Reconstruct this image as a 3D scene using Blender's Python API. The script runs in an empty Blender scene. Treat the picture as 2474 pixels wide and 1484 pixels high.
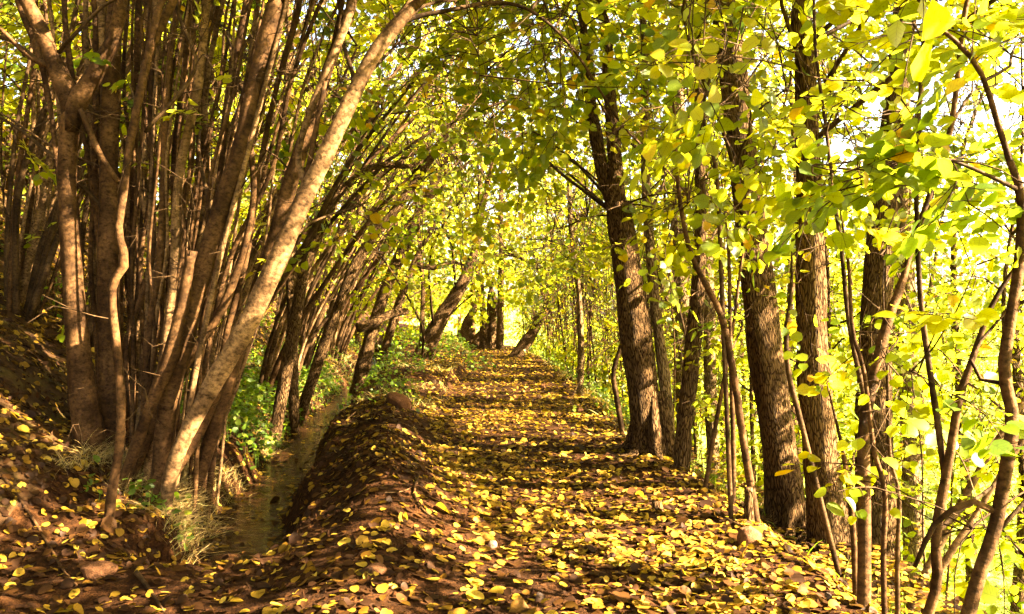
import bpy, math
import numpy as np
from mathutils import Vector

# ------------------------------------------------------------------ camera, sky, sun, exposure
scene = bpy.context.scene
col = scene.collection
W_D, H_D, F_D = 2474.0, 1484.0, 1942.0          # reference frame used for measuring, focal length in its pixels
CAM_Z = 1.5
cam_data = bpy.data.cameras.new('camera')
cam_data.sensor_width = 36.0
cam_data.lens = 36.0 * F_D / W_D
cam_data.clip_start = 0.05
cam_data.clip_end = 2000
cam = bpy.data.objects.new('camera', cam_data)
cam.location = (0, 0, CAM_Z)
cam.rotation_euler = (math.radians(90), 0, 0)
col.objects.link(cam)
scene.camera = cam

SUN_AZ, SUN_EL = math.radians(106), math.radians(35)
sun_vec = Vector((math.sin(SUN_AZ) * math.cos(SUN_EL), math.cos(SUN_AZ) * math.cos(SUN_EL), math.sin(SUN_EL)))
world = bpy.data.worlds.new("World")
scene.world = world
world.use_nodes = True
wn = world.node_tree
sky = wn.nodes.new('ShaderNodeTexSky')
sky.sky_type = 'NISHITA'
sky.sun_disc = False
sky.sun_elevation = SUN_EL
sky.sun_rotation = SUN_AZ
sky.air_density = 0.8
sky.dust_density = 2.0
sky.ozone_density = 0.5
bg = wn.nodes['Background']
bg.inputs['Strength'].default_value = 0.05
wn.links.new(sky.outputs[0], bg.inputs['Color'])
sl = bpy.data.lights.new('sun', 'SUN')
sl.energy = 5.0
sl.angle = math.radians(0.5)
sl.color = (1.0, 0.93, 0.80)
so = bpy.data.objects.new('sun', sl)
so.rotation_euler = sun_vec.to_track_quat('Z', 'Y').to_euler()
col.objects.link(so)

scene.view_settings.view_transform = 'Standard'
scene.view_settings.look = 'None'
scene.view_settings.gamma = 1.0
scene.view_settings.exposure = 4.8
scene.view_settings.use_white_balance = True
scene.view_settings.white_balance_temperature = 9800
scene.view_settings.white_balance_tint = 10
scene.render.engine = 'CYCLES'
cy = scene.cycles
cy.use_denoising = True
cy.max_bounces = 8
cy.diffuse_bounces = 1
cy.transmission_bounces = 6
cy.glossy_bounces = 2
cy.transparent_max_bounces = 4
cy.sample_clamp_indirect = 8.0
cy.use_adaptive_sampling = True
cy.adaptive_threshold = 0.02

rng = np.random.default_rng(7)

# ------------------------------------------------------------------ small maths
def P(px, py, Y):
    return np.array([(px - W_D / 2) / F_D * Y, Y, CAM_Z - (py - H_D / 2) / F_D * Y])

def unit(v):
    return v / np.maximum(np.linalg.norm(v, axis=-1, keepdims=True), 1e-9)
def smooth(a, b, x):
    t = np.clip((x - a) / (b - a), 0, 1)
    return t * t * (3 - 2 * t)

_perm = np.random.default_rng(3).random((256, 256))
def vnoise(x, y):
    xi, yi = np.floor(x).astype(int), np.floor(y).astype(int)
    fx, fy = x - xi, y - yi
    fx, fy = fx * fx * (3 - 2 * fx), fy * fy * (3 - 2 * fy)
    a = _perm[xi & 255, yi & 255]; b = _perm[(xi + 1) & 255, yi & 255]
    c = _perm[xi & 255, (yi + 1) & 255]; d = _perm[(xi + 1) & 255, (yi + 1) & 255]
    return (a * (1 - fx) + b * fx) * (1 - fy) + (c * (1 - fx) + d * fx) * fy - 0.5

def fbm(x, y, o=4):
    s = 0; a = 1.0
    for i in range(o):
        s = s + a * vnoise(x * 2 ** i + 17.3 * i, y * 2 ** i + 9.1 * i); a *= 0.5
    return s

def path_right(y):
    return np.interp(y, [0, 4, 6.2, 8.1, 11.7, 18.4, 24, 30, 36, 45, 70], [1.75, 1.68, 1.55, 1.4, 1.25, 1.07, .7, .2, -1.5, -5, -16])
def stream_x(y):
    return np.interp(y, [0, 5.5, 6, 8.4, 11.6, 17.7, 23, 30, 40, 70], [-1.85, -1.98, -2.07, -2.5, -2.97, -3.5, -4.1, -5.2, -8.5, -20])
def path_left(y):
    return np.interp(y, [0, 5, 8, 12.5, 15, 18, 24, 30, 36, 45, 70], [-.7, -.75, -.85, -1.15, -1.1, -.98, -1.25, -1.9, -3.6, -7, -18])

def ground(x, y):
    x = np.asarray(x, float); y = np.asarray(y, float)
    xr, xs, xl = path_right(y), stream_x(y), path_left(y)
    z = np.zeros(np.broadcast(x, y).shape)
    # path: gentle dish
    z = z + 0.05 * fbm(x * .7, y * .5, 3) + 0.018 * fbm(x * 5, y * 5, 3) + .055 * fbm(x * 4.2 + 7, y * 4.2, 4) * smooth(-.9, -1.5, x)
    d = x - xs                                         # distance right of the stream centre line
    near = smooth(4.75, 5.3, y)
    # berm between stream and path
    berm = np.exp(-((x - (xs + 1.15)) / 0.42) ** 2) * np.interp(y, [0, 4, 6, 8, 12, 15, 20], [.05, .12, .27, .28, .2, .1, .12])
    z = z + berm
    # small cut bank beyond the berm where the path starts to narrow
    z = z + 0.22 * smooth(0.0, -0.18, x - xl) * smooth(13.5, 15.5, y) * smooth(xs + .4, xs + 1.0, x)
    # left bank rising to the hillside
    rise = np.where(d < -0.35, 0.30 * smooth(0.35, 1.5, -d) + 0.40 * np.clip(-d - 1.0, 0, 14) + .34 * np.clip(-d - 1.6, 0, 12), 0)
    rise_near = 0.44 * np.clip(-d - 0.9, 0, 14) + .25 * np.clip(-d - 1.6, 0, 12)
    z = z + rise * near + rise_near * (1 - near)
    z = z + 0.10 * fbm(x * 1.3 + 5, y * 1.3, 3) * smooth(0.4, 1.2, -d)
    # stream channel
    wch = 0.23 + 0.05 * vnoise(y * 1.7, y * 0 + 3.3)
    ch = 1 - smooth(wch - .05, wch + .34 + .08 * vnoise(y * 2.5, x * 0 + 8), np.abs(d + .05 * np.sin(y * 1.9)))
    z = z - 0.52 * ch * near
    # right: falls away to the valley meadow
    r = x - xr + 0.12 * vnoise(y * 1.5, x * 0 + 1.5)
    drop = np.where(r > 0, 0.62 * np.maximum(r, 0) ** 1.12 * smooth(0, .35, r), 0)
    drop = np.minimum(drop, 4.2 + .01 * r)
    soft = 4.2 - np.log1p(np.exp(np.clip((4.2 - drop) * 2.2, -20, 20))) / 2.2
    z = z - np.where(r > 0, np.clip(soft, 0, None), 0) + np.where(r > 0, .12 * fbm(x * .8, y * .8, 3) * smooth(0, 1, r), 0)
    # far land: the hill closes the view where the path bends away
    z = z + 0.035 * np.clip(y - 34, 0, 60) * smooth(8, -6, x)
    return z

def ground_hit(px, py):
    Y = np.linspace(2.0, 60, 6000)
    X = (px - W_D / 2) / F_D * Y; Z = CAM_Z - (py - H_D / 2) / F_D * Y
    below = np.nonzero(Z < ground(X, Y))[0]
    return float(Y[below[0]]) if len(below) else 60.0

# gaps in the canopy: where the sun gets through to the spots (reference-frame pixel, depth or None = on the ground, radius m)
GA, GB = ground_hit(235, 1090), ground_hit(395, 1235)
SPOTS = [(262, 300, GA + .17, 0.17), (262, 540, GA + .17, 0.14), (262, 640, GA + .17, 0.14), (262, 700, GA + .17, 0.11), (275, 760, ground_hit(262, 1255), 0.16), (295, 620, ground_hit(262, 1255), 0.14), (290, 520, ground_hit(262, 1255), 0.11), (332, 330, 7.0, 0.16), (180, 640, GA - .06, 0.14), (165, 560, GA - .06, 0.11), (170, 420, GA - .06, 0.09), (110, 100, GA, 0.14),
    (775, 390, GB - .06, 0.22), (655, 625, GB - .06, 0.14), (575, 420, GB + .3, 0.19), (520, 570, GB + .28, 0.17), (640, 680, 6.6, 0.22), (430, 830, GB + .16, 0.19), (640, 450, 7.2, 0.22), (830, 110, GB + .9, 0.22), (480, 340, 6.8, 0.17), (655, 60, GB + .3, 0.11), (520, 150, 6.7, 0.16), (540, 470, 6.7, 0.14), (400, 520, 6.8, 0.16), (690, 330, GB + .9, 0.14),
    (560, 330, GB + .3, .14), (610, 230, GB + .3, .14), (470, 720, GB + .3, .13), (420, 920, GB + .3, .12), (350, 450, GA + .3, .15), (400, 300, GB + .8, .15), (440, 200, GB + .9, .15),
    (330, 760, GB + .5, .15), (600, 480, GB + .5, .14), (375, 850, GB + .6, .14), (480, 520, GB + .9, .15), (640, 560, GB + 1.0, .16), (700, 300, GB + 1.0, .16), (260, 180, GA + .17, .12), (262, 860, GA + .17, .10), (200, 900, GA - .06, .10), (200, 180, GA, .12), (60, 40, GA, .12), (570, 620, GB + .7, .12), (740, 250, GB + .9, .12),
    (30, 830, None, .2), (640, 1090, None, .25), (560, 1160, None, .15), (820, 880, None, .4), (900, 850, None, .4),
    (580, 1100, None, .35), (500, 1165, None, .22), (640, 1010, None, .3), (430, 1090, GB - .06, .14), (1180, 1000, None, .3), (1120, 985, None, .25), (1230, 1022, None, .22), (1300, 1042, None, .25), (1370, 1045, None, .25), (1080, 950, None, .3), (980, 1040, None, .16), (1040, 1085, None, .16),
    (1090, 1210, None, .13), (1130, 1312, None, .10), (1280, 1172, None, .14), (1360, 1180, None, .16), (1440, 1190, None, .14), (1540, 1165, None, .16), (1620, 1230, None, .14), (1700, 1310, None, .14), (1800, 1370, None, .16), (1880, 1400, None, .18), (1960, 1440, None, .16), (1240, 885, None, .3), (1200, 850, None, .5), (1300, 870, None, .4),
    (1180, 1000, None, .42), (1120, 985, None, .4), (1230, 1022, None, .35), (1300, 1042, None, .35), (1370, 1045, None, .35), (1080, 950, None, .4), (1250, 960, None, .4), (1180, 940, None, .4), (1150, 1040, None, .2), (1220, 1075, None, .18), (1420, 1100, None, .16), (1010, 990, None, .2), (1270, 930, None, .25), (1150, 900, None, .25), (1400, 1010, None, .2), (1330, 960, None, .25), (1180, 930, None, .3), (760, 860, None, .35), (700, 940, None, .3), (880, 760, 14, .4), (820, 640, 13, .4), (900, 600, 14, .4), (720, 700, 10, .3), (1040, 350, 11, .35), (950, 620, 15, .4), (60, 830, None, .3), (1590, 1225, None, .14), (1560, 760, 8.0, .15), (1555, 620, 8.0, .15), (240, 1230, None, .07), (840, 1450, None, .08), (1060, 1190, None, .12)]
SV = np.array(sun_vec)
SP = []
for a_, b_, Y_, r_ in SPOTS:
    SP.append([*P(a_, b_, Y_ or ground_hit(a_, b_)), r_ * (1 if Y_ else 1.25)])
SP = np.array(SP)
def lit_gap(p):
    """False for a leaf that would stand in one of the shafts of sunlight"""
    out = np.ones(len(p), bool)
    for c in range(0, len(p), 4000):
        v = p[c:c + 4000, None] - SP[None, :, :3]; t = v @ SV
        dist = np.linalg.norm(v - t[..., None] * SV, axis=2)
        out[c:c + 4000] = ~((t > .3) & (dist < SP[None, :, 3] + .04)).any(1) & (np.linalg.norm(p[c:c + 4000] - [0, 0, CAM_Z], axis=1) > 2.1)
    return out
VIEWS = [(1500, 560, 1572, 1090, 42, 7.7), (1788, 320, 1915, 1310, 50, 5.2), (1957, 560, 2010, 1385, 46, 4.85), (2112, 700, 2118, 1200, 36, 7.2), (1740, 0, 1775, 300, 26, 5.2), (1480, 250, 1495, 500, 26, 7.8), (170, 250, 215, 1080, 40, 6.1), (700, 560, 955, 65, 36, 5.6)]
def seen_past(p):
    """thins the leaves hanging before the big trunks, which stand bare to well above head height"""
    Y = np.maximum(p[:, 1], .3); px = p[:, 0] / Y * F_D + W_D / 2; py = (CAM_Z - p[:, 2]) / Y * F_D + H_D / 2
    drop = np.zeros(len(p), bool)
    for x0, y0, x1, y1, hw, dm in VIEWS:
        t = np.clip(((px - x0) * (x1 - x0) + (py - y0) * (y1 - y0)) / ((x1 - x0) ** 2 + (y1 - y0) ** 2), 0, 1)
        drop |= (np.hypot(px - x0 - t * (x1 - x0), py - y0 - t * (y1 - y0)) < hw) & (p[:, 1] < dm) & (p[:, 1] > 0)
    return ~(drop & (rng.random(len(p)) < .82))
def blocks_sun(x, y, H, r=.3):
    z0 = float(ground(x, y)); hd = unit(SV[:2]); v = np.array([x, y]) - SP[:, :2]; t = v @ hd
    dist = np.abs(v[:, 0] * hd[1] - v[:, 1] * hd[0])
    return bool(((t > .3) & (dist < r + SP[:, 3] * .6) & (SP[:, 2] + t * math.tan(SUN_EL) < z0 + H * 1.05)).any())

# ------------------------------------------------------------------ mesh building
class Geo:
    def __init__(s):
        s.v = []; s.f = []; s.n = 0; s.tint = []; s.bark = []
    def add(s, v, f, mat=0, tint=None, bark=None, smooth=True):
        v = np.asarray(v, np.float32).reshape(-1, 3)
        s.v.append(v)
        s.tint.append(np.zeros(len(v), np.float32) if tint is None else np.asarray(tint, np.float32))
        s.bark.append(np.zeros((len(v), 3), np.float32) if bark is None else np.asarray(bark, np.float32))
        for ff in (f if isinstance(f, list) else [f]):
            ff = np.asarray(ff, np.int32)
            s.f.append((ff + s.n, mat, smooth))
        s.n += len(v)
    def build(s, name, mats, parent=None):
        me = bpy.data.meshes.new(name)
        v = np.concatenate(s.v); me.vertices.add(len(v)); me.vertices.foreach_set('co', v.ravel())
        loops = np.concatenate([f.ravel() for f, m, q in s.f])
        tot = np.concatenate([np.full(len(f), f.shape[1], np.int32) for f, m, q in s.f])
        mi = np.concatenate([np.full(len(f), m, np.int32) for f, m, q in s.f])
        sm = np.concatenate([np.full(len(f), q, bool) for f, m, q in s.f])
        me.loops.add(len(loops)); me.loops.foreach_set('vertex_index', loops)
        me.polygons.add(len(tot))
        st = np.zeros(len(tot), np.int32); st[1:] = np.cumsum(tot)[:-1]
        me.polygons.foreach_set('loop_start', st)
        me.polygons.foreach_set('material_index', mi); me.polygons.foreach_set('use_smooth', sm)
        for m in mats: me.materials.append(m)
        a = me.attributes.new('tint', 'FLOAT', 'POINT'); a.data.foreach_set('value', np.concatenate(s.tint))
        b = me.attributes.new('bark', 'FLOAT_VECTOR', 'POINT'); b.data.foreach_set('vector', np.concatenate(s.bark).ravel())
        me.update(calc_edges=True)
        o = bpy.data.objects.new(name, me); col.objects.link(o)
        if parent is not None: o.parent = parent
        return o

def unit(v):
    return v / np.maximum(np.linalg.norm(v, axis=-1, keepdims=True), 1e-9)

def tubes(geo, pts, rad, sides=6, mat=0, tint=0.0, rough=0.0, seed=0):
    """N tubes of K points: pts N,K,3; rad N,K"""
    pts = np.asarray(pts, float); rad = np.asarray(rad, float)
    N, K, _ = pts.shape
    tan = np.gradient(pts, axis=1); tan = unit(tan)
    ov = unit(pts[:, -1] - pts[:, 0])
    ref = np.where(np.abs(ov[:, 2:3]) < .8, np.array([[0, 0, 1.]]), np.array([[1., 0, 0]]))[:, None, :]
    a = unit(np.cross(tan, np.broadcast_to(ref, tan.shape))); b = np.cross(tan, a)
    th = np.arange(sides) / sides * 2 * np.pi
    c, s_ = np.cos(th), np.sin(th)
    r = rad[:, :, None] * np.ones(sides)
    ln = np.concatenate([np.zeros((N, 1)), np.cumsum(np.linalg.norm(np.diff(pts, axis=1), axis=2), axis=1)], axis=1)
    if rough > 0:
        tt = np.arange(N)[:, None, None] * 3.7 + seed
        L = ln[:, :, None] / (rad.mean() * 2.2)
        w = 0
        for fr, am in ((1, .5), (2, .6), (3, .5), (5, .35)):
            w = w + am * np.sin(fr * th + 6 * vnoise(L * .35 * fr ** .5 + seed * 1.3 + fr, tt + 0 * L) + seed + fr)
        r = r * (1 + rough * w + rough * 1.3 * vnoise(L * 1.1 + seed, tt * 1.7 + 0 * L))
    V = pts[:, :, None, :] + r[..., None] * (c[None, None, :, None] * a[:, :, None, :] + s_[None, None, :, None] * b[:, :, None, :])
    bk = np.stack([rad[:, :, None] * c, rad[:, :, None] * s_, np.broadcast_to(ln[:, :, None], (N, K, sides))], -1)
    bk = bk + (np.arange(N) * 1.37 + seed * 2.1)[:, None, None, None]
    idx = np.arange(N * K * sides).reshape(N, K, sides)
    nx = np.roll(idx, -1, axis=2)
    q = np.stack([idx[:, :-1], nx[:, :-1], nx[:, 1:], idx[:, 1:]], -1).reshape(-1, 4)
    fs = [q]
    if sides > 4:
        fs += [idx[:, -1, :], idx[:, 0, ::-1]]
    geo.add(V.reshape(-1, 3), fs, mat, np.full(N * K * sides, tint), bk.reshape(-1, 3))

def spline(ctrl, n):
    """Catmull-Rom through rows of ctrl (K,D) -> n rows"""
    c = np.asarray(ctrl, float)
    c = np.vstack([2 * c[0] - c[1], c, 2 * c[-1] - c[-2]])
    K = len(c) - 3
    seg = np.r_[0, np.cumsum(np.linalg.norm(np.diff(c[1:-1, :3], axis=0), axis=1))]
    s = np.linspace(0, seg[-1], n)
    i = np.clip(np.searchsorted(seg, s, side='right') - 1, 0, K - 1)
    t = ((s - seg[i]) / np.maximum(seg[i + 1] - seg[i], 1e-9))[:, None]
    p0, p1, p2, p3 = c[i], c[i + 1], c[i + 2], c[i + 3]
    return .5 * ((2 * p1) + (-p0 + p2) * t + (2 * p0 - 5 * p1 + 4 * p2 - p3) * t ** 2 + (-p0 + 3 * p1 - 3 * p2 + p3) * t ** 3)

def trunk_path(D, Y, Y1=None, sink=True, up=0.0, topr=.6):
    """D: list of (px,py,width) in the reference frame; Y depth at base (or None: on the ground); Y1 depth at top"""
    D = np.asarray(D, float)
    if Y is None: Y = ground_hit(D[0, 0], D[0, 1])
    if Y1 is None: Y1 = Y
    Ys = np.linspace(Y, Y1, len(D))
    w = np.array([[*P(a, b, y), c / 2 / F_D * y] for (a, b, c), y in zip(D, Ys)])
    if sink:
        d = unit(w[0, :3] - w[1, :3]); b = w[0].copy()
        g = ground(b[0], b[1])
        need = max(.12, (b[2] - g) + .12)
        b[:3] = b[:3] + d * need / max(.25, -d[2]); b[3] *= 1.12 if need < .5 else 1.0
        w = np.vstack([b, w])
    if up > 0:
        d = unit(w[-1, :3] - w[-2, :3]); e = w[-1].copy(); e[:3] += d * up + np.array([rng.normal() * .1 * up, rng.normal() * .1 * up, 0]); e[3] *= topr
        w = np.vstack([w, e])
    return w

# leaf shapes: (t along, half width)
LEAF = {
    'fine': ([0, .06, .22, .42, .62, .80, .92, 1.0], [0, .22, .43, .48, .42, .27, .10, 0]),
    'mid': ([0, .12, .45, .78, 1.0], [0, .32, .47, .28, 0]),
    'low': ([0, .35, .8, 1.0], [0, .46, .28, 0]),
}
def leaves(geo, pos, dirv, nor, size, tint, kind='mid', mat=0, fold=.22, curl=.18):
    pos = np.asarray(pos); N = len(pos)
    if N == 0: return
    t, w = map(np.array, LEAF[kind]); m = len(t)
    X = unit(dirv); Z = unit(nor - (nor * X).sum(1, keepdims=True) * X); Yv = np.cross(Z, X)
    fo = fold * (0.4 + 1.2 * rng.random(N)); cu = curl * (rng.random(N) * 2.2 - .6); tw = (rng.random(N) - .5) * .5
    wv = .85 + .3 * rng.random(N)
    def put(tt, yy, zz):
        return pos[:, None, :] + size[:, None, None] * (tt[..., None] * X[:, None] + yy[..., None] * Yv[:, None] + zz[..., None] * Z[:, None])
    T = np.broadcast_to(t, (N, m))
    mid = put(T, 0 * T, -cu[:, None] * t ** 2)
    i = np.arange(1, m - 1); wi = w[i]
    k = len(i)
    jit = 1 + (.16 * (rng.random((N, k)) - .5) if kind != 'low' else 0 * T[:, 1:-1])
    asym = 1 + .16 * (rng.random((N, 1)) - .5)
    Lw = wi * wv[:, None] * jit * asym; Rw = wi * wv[:, None] * jit * (2 - asym)
    back = -.07 if kind != 'low' else 0
    Tl = T[:, 1:-1] + back * (t[i] < .3)
    L = put(Tl, Lw, fo[:, None] * wi - cu[:, None] * t[i] ** 2 + tw[:, None] * wi * t[i])
    R = put(Tl, -Rw, fo[:, None] * wi - cu[:, None] * t[i] ** 2 - tw[:, None] * wi * t[i])
    V = np.concatenate([mid, L, R], 1); nv = V.shape[1]
    off = (np.arange(N) * nv)[:, None]
    uvt = np.concatenate([t, Tl[0], Tl[0]]); uvy = np.concatenate([0 * t, wi, -wi])
    luv = np.stack([np.tile(uvt, (N, 1)), np.tile(uvy, (N, 1)), np.repeat(rng.random((N, 1)) * 9, nv, 1)], -1)
    tri, quad = [], []
    tri += [(0, m - 0, 1)][:0]
    l = lambda j: m + j; r_ = lambda j: m + k + j
    tri += [(0, 1, l(0)), (0, r_(0), 1), (m - 1, l(k - 1), m - 2), (m - 1, m - 2, r_(k - 1))]
    for j in range(k - 1):
        quad += [(j + 1, j + 2, l(j + 1), l(j)), (j + 2, j + 1, r_(j), r_(j + 1))]
    tri, quad = np.array(tri), np.array(quad)
    geo.add(V.reshape(-1, 3), [(off[:, :, None] + tri[None]).reshape(-1, 3), (off[:, :, None] + quad[None]).reshape(-1, 4)], mat, np.repeat(tint, nv), luv.reshape(-1, 3))

OFFSET = [np.zeros(3)]
def rand_unit(n, flat=1.0):
    v = rng.normal(size=(n, 3)); v[:, 2] *= flat
    return unit(v)

def sprays(geo, o, d, L, kind='mid', leafsize=.075, nside=6, twig_mat=1, leaf_mat=0, tint0=.35, tints=.2, twigs=True, droop=.25, dens=1.0):
    """N leafy twigs: origin o, direction d, length L"""
    N = len(o)
    if N == 0: return
    d = unit(d)
    up = unit(np.array([0, 0, 1.]) + .35 * rng.normal(size=(N, 3)))
    side = unit(np.cross(up, d)); nor = np.cross(d, side)
    K = 5
    t = np.linspace(0, 1, K)
    wob = rng.normal(size=(N, 1, 3)) * .12
    main = o[:, None] + L[:, None, None] * (t[None, :, None] * d[:, None] + (t ** 2)[None, :, None] * (np.array([0, 0, -droop]) + wob))
    if twigs:
        tubes(geo, main, .0042 * (1.1 - .8 * t)[None] * (.8 + .5 * L[:, None]), 3, twig_mat)
    lt, lp, ld, ln = [], [], [], []
    tn0 = np.clip(tint0 + tints * rng.normal(size=N) * .7, 0, 1)
    def mainat(s): return o + L[:, None] * (s[:, None] * d + (s ** 2)[:, None] * (np.array([0, 0, -droop]) + wob[:, 0]))
    for j in range(nside):
        s = (j + .6 + .5 * rng.random(N)) / (nside + .6)
        sg = 1 if j % 2 else -1
        sd = unit(d * .62 + sg * side * (.75 + .2 * rng.random((N, 1))) + nor * .2 * rng.normal(size=(N, 1)))
        sl_ = L * (.5 - .28 * s) * (.7 + .5 * rng.random(N))
        b = mainat(s)
        tip = b + sl_[:, None] * sd + np.array([0, 0, -.12]) * sl_[:, None]
        if twigs:
            pp = np.stack([b, (b + tip) / 2 + .02 * sl_[:, None], tip], 1)
            tubes(geo, pp, np.array([[.0024, .0018, .001]]) * np.ones((N, 1)), 3, twig_mat)
        for q, tt in enumerate((.35, .68, 1.0)):
            keep = rng.random(N) < dens
            p = b + (tip - b) * tt
            s2 = 1 if q % 2 else -1
            if q == 2: ldv = sd + .25 * rng.normal(size=(N, 3))
            else: ldv = sd * .6 + s2 * unit(np.cross(nor, sd)) * .9 + .3 * rng.normal(size=(N, 3))
            lp.append(p[keep]); ld.append(ldv[keep] + np.array([0, 0, -.22])); ln.append((nor + .42 * rng.normal(size=(N, 3)))[keep]); lt.append(tn0[keep])
    p = main[:, -1]; lp.append(p); ld.append(d + .2 * rng.normal(size=(N, 3))); ln.append(nor + .3 * rng.normal(size=(N, 3))); lt.append(tn0)
    lp, ld, ln, lt = map(np.concatenate, (lp, ld, ln, lt))
    n = len(lp)
    tint = np.clip(lt + .10 * rng.normal(size=n), 0, .72)
    yl = rng.random(n) < .05
    tint = np.where(yl, .8 + .2 * rng.random(n), tint)
    sz = leafsize * np.clip(1 + .25 * rng.normal(size=n), .5, 1.5)
    k = lit_gap(lp + OFFSET[0]) & seen_past(lp + OFFSET[0])
    leaves(geo, lp[k], ld[k], ln[k], sz[k], tint[k], kind, leaf_mat)

def limb_sprays(geo, trunk, pos, L=.6, kind='mid', leafsize=.075, per=10, bark_mat=1, limb_r=.014, twigs=True, tint0=.35, hbias=.45, dens=1.0, tints=.2, nside=6):
    """Spray bases at pos (N,3) are joined to the trunk polyline by limbs and branchlets."""
    pos = np.asarray(pos); N = len(pos)
    if N == 0: return
    tr = np.asarray(trunk)[:, :3]
    nc = max(1, N // per)
    cen = pos[rng.choice(N, nc, replace=False)]
    own = np.argmin(((pos[:, None] - cen[None]) ** 2).sum(-1), 1)
    limbs = []; attach = []
    for c in range(nc):
        me = pos[own == c]
        if len(me) == 0: limbs.append(None); continue
        m = cen[c] * .5 + me.mean(0) * .5
        hd = np.hypot(*(tr[:, :2] - m[:2]).T)
        score = np.abs(tr[:, 2] - (m[2] - hbias * hd)) + .3 * hd
        a = tr[np.argmin(score)]
        dv = m - a; ln_ = np.linalg.norm(dv)
        e = m + unit(dv) * .25
        c1 = a + dv * .35 + np.array([0, 0, .12 * ln_]) + rng.normal(size=3) * .05 * ln_
        c2 = a + dv * .72 + np.array([0, 0, .10 * ln_]) + rng.normal(size=3) * .05 * ln_
        r0 = limb_r * (0.5 + .35 * ln_)
        r0 = min(r0, limb_r * 2.4)
        pts = spline(np.array([[*a, r0], [*c1, r0 * .75], [*c2, r0 * .5], [*e, r0 * .2]]), 9)
        tubes(geo, pts[None, :, :3], pts[None, :, 3], 5 if r0 > .01 else 4, bark_mat)
        limbs.append(pts)
    for c in range(nc):
        if limbs[c] is None: continue
        me = pos[own == c]; pl = limbs[c][3:, :3]
        j = np.argmin(((me[:, None] - pl[None]) ** 2).sum(-1) + .15 * rng.random((len(me), len(pl))), 1)
        b = pl[j]; dv = me - b; ln_ = np.linalg.norm(dv, axis=1, keepdims=True)
        t = np.linspace(0, 1, 4)[None, :, None]
        bend = np.sin(t * np.pi) * ln_[:, None] * (.1 * rng.normal(size=(len(me), 1, 3)) + np.array([0, 0, .08]))
        tubes(geo, b[:, None] + t * dv[:, None] + bend, np.array([[.006, .005, .004, .003]]) * (.6 + .5 * ln_), 3, bark_mat)
        dd = unit(dv) * np.array([1, 1, .5]) + .45 * rand_unit(len(me), .35)
        Ls = L * (.7 + .6 * rng.random(len(me)))
        sprays(geo, me, dd, Ls, kind, leafsize, twigs=twigs, twig_mat=bark_mat, tint0=tint0, dens=dens, tints=tints, nside=nside)

def bare_twigs(geo, trunk, n, L=.5, bark_mat=1, lo=.15, hi=.95):
    tr = np.asarray(trunk)[:, :3]; i = (lo * len(tr) + (hi - lo) * len(tr) * rng.random(n)).astype(int).clip(0, len(tr) - 1)
    b = tr[i]; d = unit(rand_unit(n, .5) + np.array([.15, 0, .45])); l = L * (.3 + 1.1 * rng.random(n) ** 1.5)
    t = np.linspace(0, 1, 5)[None, :, None]
    kink = rng.normal(size=(n, 5, 3)) * .05 * l[:, None, None] * np.array([0, 1, 1, 1, 1])[None, :, None]
    pts = b[:, None] + l[:, None, None] * t * d[:, None] + (t ** 2) * l[:, None, None] * np.array([.05, 0, -.15]) + kink
    tubes(geo, pts, (.0022 + .0045 * l)[:, None] * np.array([1, .85, .7, .5, .25]), 4, bark_mat)
    for q in (2, 3):
        b2 = pts[:, q]; d2 = unit(d + .8 * rand_unit(n)); l2 = l * .4
        tubes(geo, b2[:, None] + l2[:, None, None] * np.linspace(0, 1, 3)[None, :, None] * d2[:, None], (.0018 + .0015 * l)[:, None] * np.array([1, .7, .3]), 3, bark_mat)

def zone(x0, y0, x1, y1, Y0, Y1, n):
    a = rng.random((n, 3)); Y = Y0 + (Y1 - Y0) * a[:, 2]
    px = x0 + (x1 - x0) * a[:, 0]; py = y0 + (y1 - y0) * a[:, 1]
    return np.stack([(px - W_D / 2) / F_D * Y, Y, CAM_Z - (py - H_D / 2) / F_D * Y], 1)

def box(x0, x1, y0, y1, z0, z1, n):
    a = rng.random((n, 3))
    return np.array([x0, y0, z0]) + a * np.array([x1 - x0, y1 - y0, z1 - z0])

# ------------------------------------------------------------------ tagging
def tag(o, label, cat, group=None):
    o['label'] = label; o['category'] = cat
    if group: o['group'] = group
    return o
def kind(o, k):
    o['kind'] = k; return o
def empty(name, loc, label, cat, group=None):
    o = bpy.data.objects.new(name, None); o.empty_display_size = .2
    o.location = Vector(loc); col.objects.link(o)
    return tag(o, label, cat, group)
def adopt(root, child):
    child.parent = root
    child.matrix_parent_inverse = root.matrix_basis.inverted()

# ------------------------------------------------------------------ materials
def mat(name):
    m = bpy.data.materials.new(name); m.use_nodes = True
    nt = m.node_tree; nt.nodes.clear()
    out = nt.nodes.new('ShaderNodeOutputMaterial')
    return m, nt, out
def N(nt, t, **kw):
    n = nt.nodes.new(t)
    for k, v in kw.items():
        if k in n.inputs: n.inputs[k].default_value = v
        else: setattr(n, k, v)
    return n
def ramp(nt, stops, fac):
    r = nt.nodes.new('ShaderNodeValToRGB')
    e = r.color_ramp.elements
    while len(e) < len(stops): e.new(.5)
    for i, (p, c) in enumerate(stops):
        e[i].position = p; e[i].color = (*c, 1)
    nt.links.new(fac, r.inputs[0]); return r

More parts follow.
